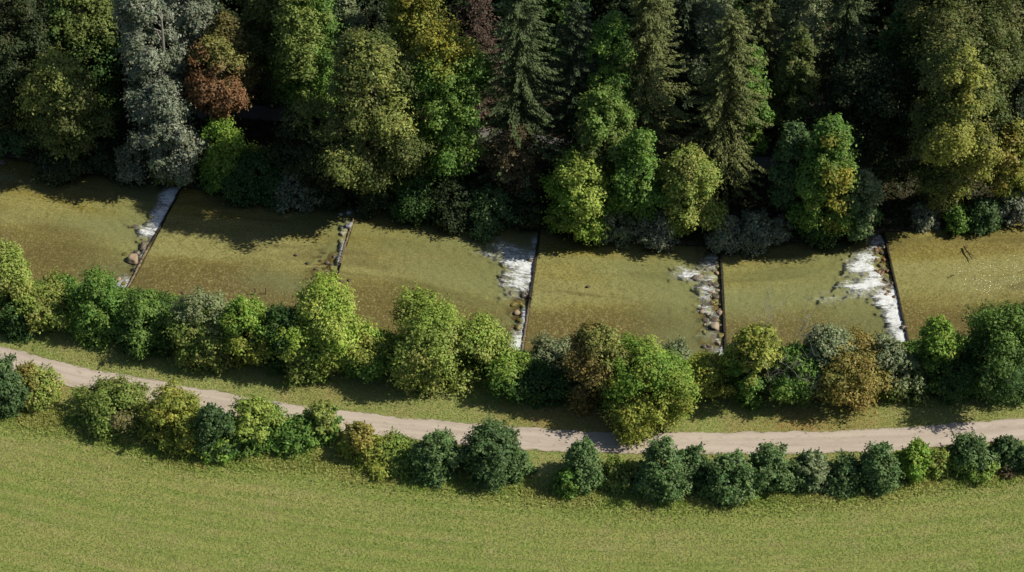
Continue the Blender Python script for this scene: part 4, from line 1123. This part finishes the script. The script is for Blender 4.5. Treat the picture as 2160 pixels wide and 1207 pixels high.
def meadow():
    rng = RS(75); n = 190000; x = rng.uniform(-75, 75, n); y = rng.uniform(-56, -18, n)
    P = np.stack([x, y], 1); s, d = along(P, EDGEC[::2]); k = d < -.2; x, y, s, d = x[k], y[k], s[k], d[k]; n = len(x)
    z = ground_z(x, y); c = np.array([(.275, .315, .088), (.19, .28, .068), (.43, .365, .185), (.33, .31, .125)]) * 1.0
    f = .4 * fbm(s * .05, d * .8, 81) + .3 * fbm(x * .4, y * .6, 82) + .3 * fbm(s * .025, d * 1.7, 83); q = .5 + (f - .5) * 1.25 + rng.normal(0, .13, n)
    ci = np.where(q < .42, 1, np.where(q < .55, 0, np.where(q < .66, 3, 2)))
    col = c[ci] * rng.uniform(.78, 1.2, (n, 1)) * np.array([.86, .89, .78])
    swath = sstep(.0, 1, np.sin(d * 3.1 + 7 * fbm(s * .05, d * .5, 85)))[:, None] * sstep(.3, .6, fbm(s * .02, d * .1, 86))[:, None]
    col = col * (1 - swath * np.array([.20, .08, .20]))
    nr = unit(rng.normal(size=(n, 3)) * .25 + ZUP); ax = unit(np.cross(nr, rot_rand(rng, n))); ln = rng.uniform(.10, .26, n)
    L = Leaves(); L.add(np.column_stack([x, y, z + rng.uniform(.02, .07, n)]), ax, nr, ln, ln * .5, col)
    tag(L.build('meadow_grass', LEAF), 'short mown grass tufts of the meadow with straw coloured patches', 'grass', kind='stuff')
meadow()

# ------------------------------------------------------------------ posts, driftwood
def stick(name, label, cat, p0, p1, r0, r1, mat, twigs=0, seed=0, group=None):
    rng = RS(seed); T = Tubes(); n = 7; p = np.linspace(0, 1, n)[:, None] * (np.array(p1) - np.array(p0))
    L = np.linalg.norm(p[-1]); p[1:-1] += rng.normal(0, .02 * L, (n - 2, 3)); T.add(p, np.linspace(r0, r1, n), 7)
    for i in range(twigs):
        q = p[rng.randint(1, n)]; d = unit(p[-1] + rng.normal(size=3) * .8 * L); d[2] = abs(d[2]) * .5; l2 = L * rng.uniform(.2, .55)
        T.add(bez(q, q + d * l2, .05, 5), np.linspace(r1 * .9, .012, 5), 5)
    o = T.build(name, mat); o.location = tuple(float(v) for v in p0); tag(o, label, cat, group)
for px, lb in ((538, 'left of two thin dark posts standing in the shallow water'), (561, 'right of two thin dark posts standing in the shallow water')):
    p = at(px, 619, LEVEL[1]); stick('post', lb, 'post', p - [0, 0, .5], p + [.02, 0, .95], .085, .07, BARK, 0, px)
p = at(10, 513, LEVEL[0]); stick('pole', 'thin pale pole slanting up out of the water at the left edge', 'pole', p - [0, 0, .3], p + [.55, .2, 1.9], .06, .035, BARK_PALE, 0, 3)
p = at(1122, 632, LEVEL[3] + .1); q = at(1112, 612, LEVEL[3] + .35)
stick('driftwood', 'tangle of twiggy driftwood caught on the central sill', 'driftwood', p, q, .10, .05, BARK, 16, 5)
p = at(2034, 520, LEVEL[5] + .05); q = at(2050, 547, LEVEL[5] + .12)
stick('driftwood', 'dark branch lying in the water beside the wooded bank near the right edge', 'driftwood', p, q, .13, .05, BARK, 8, 6)
p = at(2004, 583, LEVEL[5] + .02); q = at(2014, 580, LEVEL[5] + .2)
stick('driftwood', 'short stub of wood breaking the sparkling water near the right edge', 'driftwood', p, q, .09, .05, BARK, 3, 7)
p = at(1076, 748, .1); q = at(1068, 715, .2)
stick('driftwood', 'pale dry branch lying on the near bank beside the central foam', 'driftwood', p, q, .07, .03, BARK_PALE, 7, 8)
print('LEAVES', N_LEAF[0])
